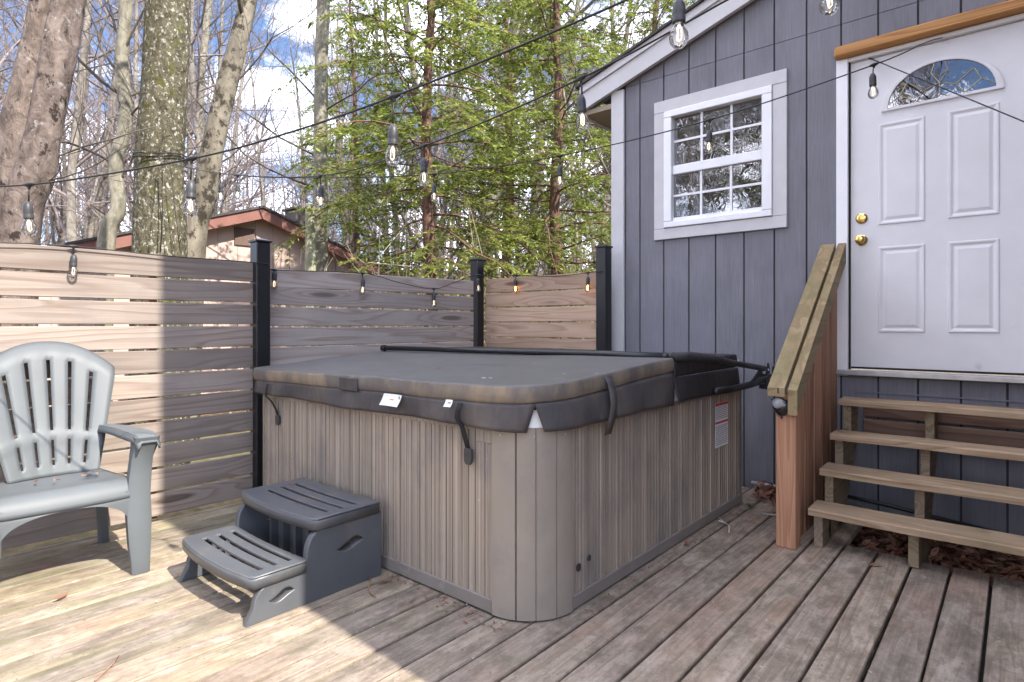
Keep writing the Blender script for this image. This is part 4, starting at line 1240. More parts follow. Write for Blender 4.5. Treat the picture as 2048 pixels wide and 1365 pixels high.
# seat with a rolled front that runs down into an arched apron
def seat_pt(u, v):       # u across -1..1, v 0 back .. 1 front lip
    y = u * (0.215 + 0.03 * v)
    if v < .72:
        t = v / .72; x = -0.235 + 0.445 * t; z = ZS - 0.028 + 0.028 * t - 0.020 * math.sin(math.pi * t) * (1 - u * u)
    else:
        t = (v - .72) / .28; a_ = t * math.pi / 2
        x = 0.21 + 0.062 * math.sin(a_); z = ZS - 0.075 * (1 - math.cos(a_))
    return (x + 0.012 * (1 - u * u) * v, y, z)
m = MB(); nu, nv = 24, 26
def skip_slots(i, j):
    return (8 <= j <= 12) and i in (3, 7, 11, 12, 16, 20) and False
m.grid(lambda a_, b_: seat_pt(2 * a_ - 1, b_), nu, nv)
cbuild(m, 'seat', 60, 0.008)
m = MB()   # leaf scraps are separate things; apron with arch between the front legs
V, F = plate([[(-0.275, 0.425), (-0.245, 0.422), (0.245, 0.422), (0.275, 0.425), (0.275, 0.34), (0.242, 0.20)] +
              [(0.222 * math.cos(t), 0.195 + 0.155 * math.sin(t) ** 0.55) for t in np.linspace(0.03, math.pi - 0.03, 24)] + [(-0.242, 0.20), (-0.275, 0.34)]], 0.008, 0.001)
m.add([(0.270 + p[2] + 0.010 * (1 - min(1, abs(p[0]) / .245) ** 2) - 0.03 * max(0, (0.35 - p[1])), p[0], min(p[1], .385) - 0.004) for p in V], F)
cbuild(m, 'apron', 50)
def leg_loft(rings, name):
    """rings: (cx, cy, z, half x, half y)"""
    m = MB(); P = []
    for (cx, cy, z, hx, hy) in rings:
        for (a_, b_) in ((-1, -.7), (-.7, -1), (.7, -1), (1, -.7), (1, .7), (.7, 1), (-.7, 1), (-1, .7)): P.append((cx + a_ * hx, cy + b_ * hy, z))
    n = 8; k = len(rings)
    F = [(i * n + j, i * n + (j + 1) % n, (i + 1) * n + (j + 1) % n, (i + 1) * n + j) for i in range(k - 1) for j in range(n)] + [tuple(range(n))[::-1], tuple((k - 1) * n + j for j in range(n))]
    m.add(P, F)
    return cbuild(m, name, 40)
for s_ in (-1, 1):
    leg_loft([(0.262, s_ * 0.268, 0.0, .022, .036), (0.268, s_ * 0.266, 0.05, .023, .037), (0.270, s_ * 0.262, .14, .025, .043), (0.262, s_ * 0.262, .25, .027, .048), (0.250, s_ * 0.262, .36, .030, .046), (0.25, s_ * 0.268, .44, .030, .044), (0.252, s_ * 0.275, .52, .032, .042), (0.262, s_ * 0.285, .575, .048, .046), (0.268, s_ * 0.288, .616, .058, .049)], 'front_leg')
    leg_loft([(-0.31, s_ * 0.255, 0.0, .026, .022), (-0.285, s_ * 0.245, .15, .028, .022), (-0.25, s_ * 0.225, .33, .032, .024), (-0.24, s_ * 0.215, .37, .03, .022)], 'rear_leg')
    # arm: broad flat top sweeping back to the stave
    def arm_pt(a_, b_):
        t = b_; xx = 0.325 - 0.62 * t
        wdt = 0.056 * (1 - 0.55 * max(0, t - .35) / .65)
        cyy = s_ * (0.288 - 0.055 * t ** 1.6)
        u = 2 * a_ - 1
        drop = -0.030 * max(0, abs(u) - .72) / .28
        end = 1 - 0.25 * max(0, .12 - t) / .12
        return (xx, cyy + u * wdt * end, 0.622 + 0.012 * math.sin(t * 2.6) - 0.02 * t + drop - 0.030 * max(0, .06 - t) / .06)
    m = MB(); m.grid(arm_pt, 14, 22)
    cbuild(m, 'arm', 60, 0.008)

# ------------------------------------------------------------------ lights on strings
def catmull(pts, k=10):
    P = np.array(pts, float); P = np.vstack([2 * P[0] - P[1], P, 2 * P[-1] - P[-2]])
    out = []
    for i in range(1, len(P) - 2):
        for t in np.linspace(0, 1, k, endpoint=False):
            a_, b_, c_, d_ = P[i - 1], P[i], P[i + 1], P[i + 2]
            out.append(0.5 * ((2 * b_) + (-a_ + c_) * t + (2 * a_ - 5 * b_ + 4 * c_ - d_) * t * t + (-a_ + 3 * b_ - 3 * c_ + d_) * t ** 3))
    out.append(P[-2]); return np.array(out)
def bulb_meshes():
    gl = MB(); gl.lathe([(0.0125, 0.0), (0.013, -0.006), (0.0165, -0.014), (0.0215, -0.026), (0.0235, -0.038), (0.0215, -0.050), (0.0150, -0.059), (0.0070, -0.0635), (0.001, -0.0645)], (0, 0, 0), 18)
    so_ = MB(); so_.lathe([(0.004, 0.062), (0.009, 0.058), (0.0125, 0.050), (0.0150, 0.044), (0.0160, 0.020), (0.0150, 0.016), (0.0160, 0.012), (0.0160, 0.0), (0.0125, -0.003)], (0, 0, 0), 16)
    fi = MB()
    for k in range(3):
        a_ = 2 * math.pi * k / 3
        fi.tube([(0.002 * math.cos(a_), 0.002 * math.sin(a_), -0.006), (0.0065 * math.cos(a_), 0.0065 * math.sin(a_), -0.016), (0.0065 * math.cos(a_ + .5), 0.0065 * math.sin(a_ + .5), -0.040), (0.001, 0, -0.046)], 0.00085, 4)
    return gl.mesh('bulb', 'bulb_glass', True), so_.mesh('socket', 'socket_rubber', 40), fi.mesh('filament', 'filament_warm'), fi.mesh('filament_lit', 'filament_lit')
BG, BS, BF, BFL = bulb_meshes()
def string(name, label, pts, bulbs, r=0.0032, k=12, drop=0.075, lit=(), bulb_points=None):
    """pts: 3-D points of the cord; bulbs: indices of points that carry a bulb"""
    t = thing(name, label, 'string lights', tuple(pts[0]), 0, 'string lights over the deck')
    MB().tube(catmull(pts, k), r, 6).build('cord', 'cord_rubber', t, smooth=True)
    for n_, i in enumerate(bulbs):
        p = np.array(pts[i]); dr = drop[n_] if hasattr(drop, '__len__') else drop
        m = MB()
        d = np.array(pts[min(i + 1, len(pts) - 1)]) - np.array(pts[max(i - 1, 0)]); d /= np.linalg.norm(d)
        m.tube([p - d * .022 + (0, 0, .001), p - d * .008, p + d * .008, p + d * .022 + (0, 0, .001)], [.0045, .0085, .0085, .0045], 8)
        m.tube([p, p + (0, 0, -.016)], [.0075, .0045], 8)
        m.build('connector', 'cord_rubber', t, smooth=50)
        ln = p + np.array([random.uniform(-.004, .004), random.uniform(-.004, .004), -dr])
        MB().tube([p + (0, 0, -.01), (p + ln) / 2 + (random.uniform(-.003, .003), 0, 0), ln], 0.0028, 6).build('drop_wire', 'cord_rubber', t, smooth=True)
        b = link_mesh('bulb', BG, t, tuple(ln + np.array([0, 0, -.058]) - world_loc(t)), (random.uniform(-.06, .06), random.uniform(-.06, .06), random.uniform(0, 6)))
        link_mesh('socket', BS, b); link_mesh('filament', BFL if i in lit else BF, b)
    return t
S1 = [at(-420, 2.40, 352), at(-150, 2.25, 366), at(58, 2.15, 370), at(383, 2.0, 318), at(590, 1.9, 262), at(788, 1.8, 193), at(1060, 1.63, 84), at(1357, 1.45, -47), at(1700, 1.30, -215), at(2150, 1.25, -420)]
string('string_light', 'nearest string of clear bulbs, rising from the far left past the roof edge', S1, [2, 3, 5, 7], drop=(0.065, 0.075, 0.09, 0.055))
S2 = [at(322, 5.33, 322), at(440, 4.1, 347), at(640, 3.25, 352), at(848, 2.6, 292), at(1162, 2.05, 157), at(1455, 1.72, 0), at(1660, 1.5, -112), at(2000, 1.3, -330)]
string('string_light', 'string of clear bulbs from the mossy trunk up past the roof tip', S2, [1, 2, 3, 4, 6], drop=(.07, .055, .055, .06, .06))
S3 = [at(322, 5.33, 327), at(475, 4.6, 351), at(635, 4.25, 356), at(868, 3.9, 349), at(1120, 3.5, 312), at(1420, 3.2, 240), at(1748, 2.9, 130), at(1850, 3.2, 86), at(1900, 3.55, 72)]
string('string_light', 'string of clear bulbs that sags across the white window and ends over the pale door', S3, [1, 2, 3, 4, 5, 6], drop=(.065, .07, .06, .06, .06, .045))
S4 = [at(1725, 3.72, 111), at(1900, 3.2, 183), at(2060, 2.8, 249), at(2350, 2.3, 372)]
t4 = thing('power_cord', 'thin black cord slanting down in front of the fanlight of the door', 'cord', tuple(S4[0]))
MB().tube(catmull(S4, 8), 0.0035, 6).build('cord', 'cord_rubber', t4, smooth=True)
fx = -3.735
S5 = [onx(-260, 486, fx), onx(0, 486, fx), onx(147, 493, fx), onx(330, 512, fx), np.array([-3.69, 1.86, 1.515]), onx(548, 540, -3.78), onx(725, 547, -3.78), onx(800, 566, -3.77), onx(868, 578, -3.77), onx(915, 563, -3.77), onx(956, 551, -3.77),
      ony(1032, 551, 4.025), ony(1110, 553, 4.02), ony(1176, 546, 4.0), np.array([-2.50, 4.02, 1.545])]
string('string_light', 'string of bulbs draped along the top of the slat fence', S5, [2, 5, 6, 8, 10, 11, 13], drop=(.045, .01, .04, .035, .03, .035, .035), lit=(11, 13))
# cord wound round the mossy trunk
trunk_tie = thing('trunk_tie', 'black cord tied round the thick mossy trunk behind the fence', 'cord', tuple(at(322, 5.6)))

# ------------------------------------------------------------------ trees
class Twigs:
    """collects many thin tapered prisms quickly"""
    def __init__(s): s.V = []; s.F = []; s.n = 0
    def limb(s, pts, rad, sides):
        m = MB(); m.tube(pts, rad, sides, caps=False)
        v = m.v[0]; f = np.array(m.f, np.int32) + s.n
        s.V.append(v); s.F.append(f); s.n += len(v)
    def mesh(s, name, mat, smooth=True): return arr_mesh(name, np.concatenate(s.V), np.concatenate(s.F), mat, smooth)
def rot_about(v, k, a_):
    return v * math.cos(a_) + np.cross(k, v) * math.sin(a_) + k * (k @ v) * (1 - math.cos(a_))
def perp(d, r):
    q = r.normal(size=3); q -= d * (q @ d); return q / (np.linalg.norm(q) + 1e-9)
def grow(T, r, p, d, L, rad, lvl, maxl, up=0.10, kids=(9, 7, 5), wander=0.16, sides=(6, 4, 3, 3), spread_=(35, 65)):
    n = (7, 6, 4, 3)[min(lvl, 3)]
    pts = [p]; dd = d.copy()
    for i in range(n):
        dd = dd + r.normal(size=3) * wander * (0.5 + 0.5 * lvl) * .6 + np.array([0, 0, up * (1 if lvl else .3)])
        dd /= np.linalg.norm(dd); pts.append(pts[-1] + dd * L / n)
    pts = np.array(pts); rr = rad * np.linspace(1, 0.28, n + 1)
    T.limb(pts, rr, sides[min(lvl, 3)])
    if lvl >= maxl: return
    for k in range(kids[min(lvl, len(kids) - 1)]):
        t = r.uniform(.22, 1.0); f = t * n; i = min(int(f), n - 1)
        q = pts[i] + (pts[i + 1] - pts[i]) * (f - i); ax = pts[i + 1] - pts[i]; ax /= np.linalg.norm(ax)
        nd_ = rot_about(ax, perp(ax, r), R(r.uniform(*spread_)))
        grow(T, r, q, nd_, L * r.uniform(.38, .62) * (1.15 - .45 * t), max(rr[i] * r.uniform(.38, .6), 0.003), lvl + 1, maxl, up, kids, wander, sides, spread_)
def bare_tree(seed, H, r0, lean=0.03, first=0.25, nl=16, maxl=3):
    r = np.random.default_rng(seed)
    n = 14; pts = [np.array([0, 0, -0.3])]; d = np.array([r.normal() * lean, r.normal() * lean, 1.0])
    for i in range(n):
        d = d + np.array([r.normal() * .035, r.normal() * .035, .04]); d /= np.linalg.norm(d); pts.append(pts[-1] + d * H / n)
    pts = np.array(pts); rr = r0 * np.linspace(1, .16, n + 1); rr[0] *= 1.35
    tr = Twigs(); tr.limb(pts, rr * (1 + .06 * r.normal(size=n + 1)), 8)
    cr = Twigs()
    for k in range(nl):
        t = first + (1 - first) * (k + r.uniform(0, 1)) / nl; t = min(t, .99); f = t * n; i = int(f)
        q = pts[i] + (pts[i + 1] - pts[i]) * (f - i); a_ = r.uniform(0, 2 * math.pi); el = R(r.uniform(15, 55))
        grow(cr, r, q, np.array([math.cos(a_) * math.cos(el), math.sin(a_) * math.cos(el), math.sin(el)]), H * .30 * (1.15 - .7 * t) * r.uniform(.7, 1.2), max(.012, rr[i] * .42), 1, maxl, kids=(0, 7, 5, 3))
    return tr.mesh('trunk', 'bark_wood'), cr.mesh('branches', 'bark_twig')

variants = [bare_tree(100 + i, H, r_, first=fi_, nl=nl_) for i, (H, r_, fi_, nl_) in enumerate([(15, .11, .16, 22), (17, .15, .22, 24), (13, .075, .10, 22), (18, .17, .3, 22), (12, .06, .08, 22), (16, .12, .2, 24)])]
protos = []
def plant_bare(i, loc, rz, sc, mat_dark=False):
    if len(protos) <= i or protos[i] is None:
        while len(protos) <= i: protos.append(None)
        t = thing('bare_tree', 'slender leafless grey tree in the woods beyond the fence', 'tree', loc, rz, 'leafless trees in the woods beyond the fence')
        link_mesh('trunk', variants[i][0], t); link_mesh('branches', variants[i][1], t)
        t.scale = (sc, sc, sc); protos[i] = t
        return t
    return copy_tree(protos[i], loc, rz, (sc, sc, sc))
rt = np.random.default_rng(11)
spots = []
tries = 0
while len(spots) < 78 and tries < 9000:
    tries += 1
    Z = rt.uniform(9.5, 34) if len(spots) > 26 else rt.uniform(8.5, 18)
    u = rt.uniform(-150, 1330)
    p = at(u, Z)
    if -17 < p[0] < -8.5 and -1.5 < p[1] < 8.8: continue          # neighbour's house
    if p[0] > -8.6 and -2.0 < p[1] < 9.5: continue
    if p[0] > -6: continue
    if p[0] > -3.2 and p[1] > 4: continue
    if 560 < u < 1330 and Z < 12.0 and len(spots) < 20: continue
    if any((p[0] - q[0]) ** 2 + (p[1] - q[1]) ** 2 < (0.9 + .02 * Z) ** 2 for q in spots): continue
    spots.append(p)
for k, p in enumerate(spots):
    plant_bare(k % 6, (p[0], p[1], hgt(p[0], p[1])), rt.uniform(0, 6.28), rt.uniform(.75, 1.2))
# trees south of the deck, seen in the window panes
for k, (x, y) in enumerate([(-4.5, -7), (-6.2, -9), (-3.2, -10.5), (-7.5, -6.5), (-5.4, -12), (-9, -10), (-2.0, -8.5), (-6.8, -14), (-4.0, -15), (-8.6, -13), (-3.8, -5.2), (-5.6, -5.6), (-4.9, -9.0), (-6.9, -11), (-3.0, -12.5), (-10.5, -8)]):
    tag(plant_bare((k * 2 + 1) % 6, (x, y, hgt(x, y)), k * 1.3, rt.uniform(.8, 1.1)), 'leafless tree south of the deck, mirrored in the window panes', None, 'leafless trees mirrored in the window')
# far woods: a mass nobody can count
fw = Twigs()
for k in range(230):
    Z = rt.uniform(34, 85); u = rt.uniform(-250, 1400); p = at(u, Z); h0 = hgt(p[0], p[1]) - .2
    H = rt.uniform(9, 17); rr = rt.uniform(.06, .17)
    top = p + np.array([rt.normal() * .8, rt.normal() * .8, H]); p = p + np.array([0, 0, h0]); top[2] += h0
    fw.limb([p, (p + top) / 2 + rt.normal(size=3) * .15, top], [rr, rr * .7, rr * .2], 4)
    for b in range(34):
        t = rt.uniform(.12, .98); q = p + (top - p) * t; a_ = rt.uniform(0, 6.28); L = H * .26 * (1.2 - .8 * t) * rt.uniform(.5, 1.2)
        e = q + np.array([math.cos(a_) * L * .75, math.sin(a_) * L * .75, L * .62]); m_ = (q + e) / 2 + rt.normal(size=3) * L * .07
        fw.limb([q, m_, e], [.03, .022, .012], 3)
        for c_ in range(3):
            s_ = rt.uniform(.3, 1); q2 = q + (e - q) * s_; e2 = q2 + rt.normal(size=3) * L * .2 + np.array([0, 0, L * .2])
            fw.limb([q2, e2], [.014, .008], 3)
tag(link_mesh('far_woods', fw.mesh('far_woods', 'bark_twig')), 'hazy grey mass of leafless woods in the far distance', 'woods', kind='stuff')
# brush on the forest floor
br = Twigs()
for k in range(520):
    Z = rt.uniform(8.0, 30); u = rt.uniform(-150, 1330) if k % 2 else rt.uniform(640, 1330); p = at(u, Z)
    if -17.5 < p[0] < -8.2 and -2 < p[1] < 9: continue
    if p[0] > -5: continue
    h0 = hgt(p[0], p[1])
    for s_ in range(10):
        a_ = rt.uniform(0, 6.28); L = rt.uniform(.8, 2.6); tl = rt.uniform(.1, .75)
        q = p + np.array([rt.normal() * .25, rt.normal() * .25, h0]); e = q + np.array([math.cos(a_) * tl * L, math.sin(a_) * tl * L, L])
        br.limb([q, (q + e) / 2 + rt.normal(size=3) * .08 * L, e], [.009, .007, .003], 3)
        for c_ in range(5):
            q2 = q + (e - q) * rt.uniform(.25, .95); e2 = q2 + rt.normal(size=3) * L * .16 + np.array([0, 0, L * .08]); br.limb([q2, e2], [.005, .0025], 3)
tag(link_mesh('undergrowth', br.mesh('undergrowth', 'bark_brush')), 'pale tangle of dry brush on the forest floor', 'undergrowth', kind='stuff')

# big individual trees -------------------------------------------------------
def trunk_mesh(path, rad, mat, sides=28, bumps=0.05, seed=0, n=60, extra=None):
    r = np.random.default_rng(seed)
    P = catmull(path, max(2, n // (len(path) - 1)))
    t = np.linspace(0, 1, len(P)); rr = np.interp(t, np.linspace(0, 1, len(rad)), rad)
    m = MB(); m.tube(P, rr, sides, caps=True)
    v = m.v[0]
    core = np.repeat(P, sides, axis=0); d = v - core
    ang = np.tile(np.arange(sides) * 2 * np.pi / sides, len(P)); zz = np.repeat(t * 12, sides)
    ph = r.uniform(0, 6, 6)
    w = 0.5 * np.sin(2 * ang + ph[0] + .5 * zz) + .45 * np.sin(3 * ang + ph[1] - .7 * zz) + .35 * np.sin(zz * 2.3 + ph[2]) + .3 * np.sin(5 * ang + zz * 1.7 + ph[3]) + .3 * np.sin(7 * ang - 2.9 * zz + ph[4])
    f = 1 + bumps * w
    if extra: f = f * extra(ang, np.repeat(t, sides))
    m.v[0] = core + d * f[:, None]
    return m, P, rr
def big_tree(name, label, path, rad, mat, seed, bumps=.05, limbs=(), limb_mat='bark_twig_dark', sides=28, extra=None, kids=(0, 6, 5, 3), auto=0):
    base = np.array(path[0])
    t = thing(name, label, 'tree', tuple(base))
    m, P, rr = trunk_mesh(path, rad, mat, sides, bumps, seed, extra=extra)
    m.build('trunk', mat, t, smooth=True, fix=False)
    r = np.random.default_rng(seed + 50); T = Twigs()
    for (tt, d, L, lr) in limbs:
        i = int(tt * (len(P) - 1)); d = np.array(d, float); d /= np.linalg.norm(d)
        grow(T, r, P[i] - base, d, L, lr, 1, 3, up=.05, kids=kids, wander=.2)
    for k in range(auto):
        i = int(r.uniform(.45, .98) * (len(P) - 1)); a_ = r.uniform(0, 6.28)
        grow(T, r, P[i] - base, np.array([math.cos(a_) * .8, math.sin(a_) * .8, .6]), r.uniform(1.5, 3), max(.012, rr[i] * .3), 1, 3, kids=kids, wander=.18)
    if T.n: link_mesh('branches', T.mesh('branches', limb_mat), t)
    return t
def col_path(pts):      # (u, v, Z)
    return [at(u, Z, v) for (u, v, Z) in pts]
def G(u, Z):
    p = at(u, Z); p[2] = hgt(p[0], p[1]) - .1; return p
CAMR = np.array([CY_, SY, 0]); CAMF = np.array([-SY, CY_, 0])
def dirc(r_, u_, f_=0): return CAMR * r_ + np.array([0, 0, u_]) + CAMF * f_
lt = big_tree('leaning_tree', 'thick pinkish grey trunk leaning over the fence at the far left', [G(24, 4.93), at(38, 4.93, 480), at(74, 4.93, 330), at(108, 4.93, 150), at(138, 4.98, 0), at(172, 5.03, -160), at(230, 5.1, -400), at(280, 5.2, -900)],
         [.17, .145, .135, .125, .118, .11, .10, .06], 'bark_smooth_pink', 1, .09, limbs=[(.30, dirc(.8, .35, .2), 1.2, .010), (.22, dirc(.8, .3), 1.0, .009)])
m, P_, r_ = trunk_mesh([G(-22, 5.08), at(-6, 5.08, 480), at(30, 5.06, 330), at(68, 5.08, 150), at(96, 5.12, 0), at(122, 5.2, -160), at(165, 5.3, -400), at(190, 5.5, -900)], [.19, .165, .15, .13, .115, .11, .10, .05], 'bark_smooth_pink', 28, .09, 9)
m.build('second_stem', 'bark_smooth_pink', lt, smooth=True, fix=False)
big_tree('mossy_tree', 'thick upright trunk covered in moss and white lichen behind the fence', [G(318, 5.6), at(320, 5.6, 480), at(321, 5.6, 320), at(330, 5.6, 160), at(336, 5.6, 0), at(338, 5.6, -250), at(345, 5.6, -900), at(350, 5.7, -1800)],
         [.26, .222, .20, .195, .19, .18, .15, .08], 'bark_mossy_lichen', 2, .035, limbs=[(.8, dirc(.7, .5, .3), 2.5, .04)])
big_tree('wavy_tree', 'slim crooked greenish trunk standing between the leaning trunk and the mossy trunk', [G(205, 7.6), at(212, 7.6, 500), at(236, 7.6, 420), at(232, 7.6, 330), at(252, 7.6, 240), at(243, 7.6, 130), at(252, 7.6, 0), at(250, 7.7, -220), at(262, 7.8, -900)],
         [.105, .098, .088, .082, .08, .076, .078, .06, .03], 'bark_grey', 3, .05, limbs=[(.33, dirc(.6, .6), 1.8, .02), (.38, dirc(-.8, .5), 1.8, .018), (.5, dirc(.6, .5), 1.6, .018), (.56, dirc(-.5, .6, .3), 1.7, .018), (.66, dirc(.3, .9), 1.8, .018)], auto=6)
big_tree('slanting_tree', 'grey trunk with dark scars that slants up to the right of the mossy trunk', [G(368, 6.7), at(385, 6.7, 500), at(408, 6.7, 400), at(425, 6.7, 300), at(452, 6.7, 180), at(478, 6.75, 80), at(500, 6.8, -20), at(545, 6.9, -250), at(640, 7.1, -800)],
         [.15, .135, .122, .115, .105, .098, .092, .08, .04], 'bark_leaning', 4, .05, limbs=[(.5, dirc(.8, .45), 1.6, .012)], auto=4)
big_tree('straight_tree', 'straight grey trunk standing right of the neighbouring roof', [G(640, 8.8), at(640, 8.8, 480), at(641, 8.8, 300), at(643, 8.8, 120), at(648, 8.8, -40), at(652, 8.9, -400), at(655, 9, -1100)],
         [.125, .11, .10, .096, .09, .07, .03], 'bark_grey', 5, .035, limbs=[(.26, dirc(-.9, .3), 2.2, .018), (.33, dirc(-.85, .5), 2.2, .018), (.42, dirc(-.8, .5, -.2), 2.0, .016), (.4, dirc(.8, .4), 2.0, .016)], auto=4)
big_tree('thin_tree', 'thin dark trunk close to the right edge of the mossy trunk', [G(404, 18.5), at(404, 18.5, 400), at(400, 18.5, 200), at(412, 18.5, 60), at(425, 18.6, -100), at(435, 18.6, -500)],
         [.16, .14, .125, .11, .09, .04], 'bark_grey', 6, .05, auto=10)
# broken pale snag with a flat white top
snag = thing('snag_post', 'mossy sawn-off pale tree stub with a white top in front of the dark chimney', 'tree stub', tuple(G(621, 8.3)))
pb = G(621, 8.3); pt_ = at(621, 8.3, 410)
MB().tube([pb, (pb + pt_) / 2, pt_], [.085, .078, .07], 14).build('stub', 'bark_snag', snag, smooth=40)
MB().tube([pt_ + (0, 0, .002), pt_ + (0, 0, .006)], [.066, .064], 14).build('cut_top', 'label_white', snag)
# the tie and hanging cords on the mossy trunk
pc = at(321, 5.6, 322)
m = MB()
for dz, rr_ in ((0, .222), (.03, .224)):
    m.tube([pc + np.array([rr_ * math.cos(a_), rr_ * math.sin(a_), dz + .02 * math.sin(a_ * 2)]) for a_ in np.linspace(0, 2 * math.pi, 28)], .006, 5)
m.build('loop', 'cord_rubber', trunk_tie, smooth=True)
m = MB(); q0 = at(324, 5.35, 325)
m.tube([q0, at(325, 5.34, 420), at(321, 5.33, 505)], .0045, 5); m.tube([at(340, 5.35, 326), at(350, 5.36, 420), at(360, 5.38, 500)], .003, 5)
m.build('hanging_cord', 'cord_rubber', trunk_tie, smooth=True)

# evergreens -----------------------------------------------------------------
def hemlock(seed, H, spread_r, nb, z0, needle=.05, dens=1.0, rad=.10, lean=None):
    r = np.random.default_rng(seed)
    n = 16; pts = np.array([[0, 0, -.3 + (H + .3) * i / n] for i in range(n + 1)], float)
    pts[:, 0] += np.cumsum(r.normal(size=n + 1) * .03); pts[:, 1] += np.cumsum(r.normal(size=n + 1) * .03)
    tr = Twigs(); tr.limb(pts, rad * np.linspace(1.15, .15, n + 1), 10)
    br_ = Twigs(); NV = []; 
    for k in range(nb):
        z = z0 + (H - z0) * (k + r.uniform(0, 1)) / nb; f = (z - z0) / (H - z0)
        L = spread_r * (1 - f) ** .7 * r.uniform(.55, 1.1) + .25
        a_ = k * 2.4 + r.uniform(-.5, .5)
        i = min(n - 1, int((z + .3) / (H + .3) * n)); p = pts[i].copy(); p[2] = z
        d = np.array([math.cos(a_), math.sin(a_), r.uniform(-.05, .35)]); d /= np.linalg.norm(d)
        ps = [p]; dd = d.copy(); m_ = 7
        for j in range(m_):
            dd = dd + r.normal(size=3) * .16 + np.array([0, 0, -.08]); dd /= np.linalg.norm(dd); ps.append(ps[-1] + dd * L / m_)
        ps = np.array(ps); br_.limb(ps, (.006 + .0055 * L) * np.linspace(1, .15, m_ + 1), 4)
        nt_ = int(17 * L * dens) + 3
        for t in r.uniform(.08, 1.0, nt_):
            f_ = t * m_; j = min(int(f_), m_ - 1); q = ps[j] + (ps[j + 1] - ps[j]) * (f_ - j); ax = ps[j + 1] - ps[j]; ax /= np.linalg.norm(ax)
            side = np.cross(ax, [0, 0, 1]); side /= np.linalg.norm(side) + 1e-9; side *= r.choice([-1, 1])
            td = ax * r.uniform(.3, .9) + side * r.uniform(.5, 1) + np.array([0, 0, r.normal() * .22 - .16]); td /= np.linalg.norm(td)
            tl = (.20 + .22 * L * (1 - t * .6)) * r.uniform(.6, 1.3)
            e = q + td * tl + np.array([0, 0, -.12 * tl])
            br_.limb([q, (q + e) / 2 + np.array([0, 0, .03 * tl]), e], [.003, .0022, .0012], 3)
            nn = int(tl / .013)
            tt = r.uniform(.05, 1.05, nn)[:, None]
            c_ = q + (e - q) * tt + r.normal(size=(nn, 3)) * .006
            sp = np.cross(td, [0, 0, 1]); sp /= np.linalg.norm(sp) + 1e-9
            sgn = r.choice([-1, 1], nn)[:, None]
            nd_ = td * r.uniform(.4, 1.0, (nn, 1)) + sp * sgn * r.uniform(.5, 1.1, (nn, 1)) + r.normal(size=(nn, 3)) * .22 + np.array([0, 0, -.12]); nd_ /= np.linalg.norm(nd_, axis=1)[:, None]
            ln = needle * r.uniform(.6, 1.5, (nn, 1)); wd = np.cross(nd_, r.normal(size=(nn, 3)) * .5 + np.array([0, 0, 1])); wd /= np.linalg.norm(wd, axis=1)[:, None] + 1e-9
            w_ = ln * .15
            NV.append(np.stack([c_, c_ + nd_ * ln * .5 + wd * w_, c_ + nd_ * ln, c_ + nd_ * ln * .5 - wd * w_], 1).reshape(-1, 3))
    V = np.concatenate(NV); F = np.arange(len(V)).reshape(-1, 4)
    return tr.mesh('trunk', 'bark_hemlock'), br_.mesh('branches', 'bark_hemlock'), arr_mesh('needles', V, F, 'hemlock_needles')
def plant_hem(ms, label, loc, rz=0, sc=1.0):
    t = thing('hemlock_tree', label, 'tree', loc, rz, 'evergreen hemlocks beyond the back fence')
    t.scale = (sc, sc, sc)
    link_mesh('trunk', ms[0], t); link_mesh('branches', ms[1], t); link_mesh('needles', ms[2], t)
    return t
hemA = hemlock(21, 9.5, 2.5, 84, 2.3, .064, .68)
hemB = hemlock(22, 11.0, 2.4, 80, 2.4, .068, .62)
hemC = hemlock(23, 7.5, 2.2, 48, 1.9, .068, .6)
p = G(850, 8.2); hA = plant_hem(hemA, 'tall bright green hemlock with a reddish trunk rising behind the middle fence post', tuple(p))
p = G(1120, 9.6); plant_hem(hemB, 'sunlit hemlock whose boughs reach the tip of the grey roof', tuple(p), 1.0)
p = G(1010, 11.5); plant_hem(hemC, 'smaller yellow-green hemlock in the gap between the two taller hemlocks', tuple(p), 2.0, 1.25)
p = G(700, 12.5); plant_hem(hemB, 'darker thin hemlock behind the straight grey trunk', tuple(p), 3.4, .85)
p = G(1300, 13.5); plant_hem(hemA, 'hemlock partly hidden behind the corner of the grey house', tuple(p), 4.4, 1.2)

p = np.array([-5.2, -8.4, hgt(-5.2, -8.4)]); plant_hem(hemA, 'hemlock south of the deck, mirrored in the window panes', tuple(p), 3.0, 1.0)
p = np.array([-7.6, -9.5, hgt(-7.6, -9.5)]); plant_hem(hemC, 'low hemlock south of the deck, mirrored in the window panes', tuple(p), 1.0, 1.3)
def shrub(seed, w, h, nleaf, lsz, name='shrub'):
    r = np.random.default_rng(seed); T = Twigs()
    for k in range(26): grow(T, r, np.array([r.normal() * w * .15, r.normal() * w * .15, -.1]), np.array([r.normal() * .5, r.normal() * .5, 1.]), h * r.uniform(.6, 1), .014, 2, 3, kids=(0, 0, 6))
    c_ = r.normal(size=(nleaf, 3)) * np.array([w * .33, w * .33, h * .22]) + np.array([0, 0, h * .6])
    d = r.normal(size=(nleaf, 3)); d /= np.linalg.norm(d, axis=1)[:, None]; q = np.cross(d, r.normal(size=(nleaf, 3))); q /= np.linalg.norm(q, axis=1)[:, None]
    l = lsz * r.uniform(.5, 1.3, (nleaf, 1))
    V = np.stack([c_, c_ + d * l * .5 + q * l * .3, c_ + d * l, c_ + d * l * .5 - q * l * .3], 1).reshape(-1, 3)
    return T.mesh('branches', 'bark_twig_dark'), arr_mesh('leaves', V, np.arange(len(V)).reshape(-1, 4), 'shrub_leaves')
sb, sv = shrub(5, 3.2, 2.4, 5000, .09)
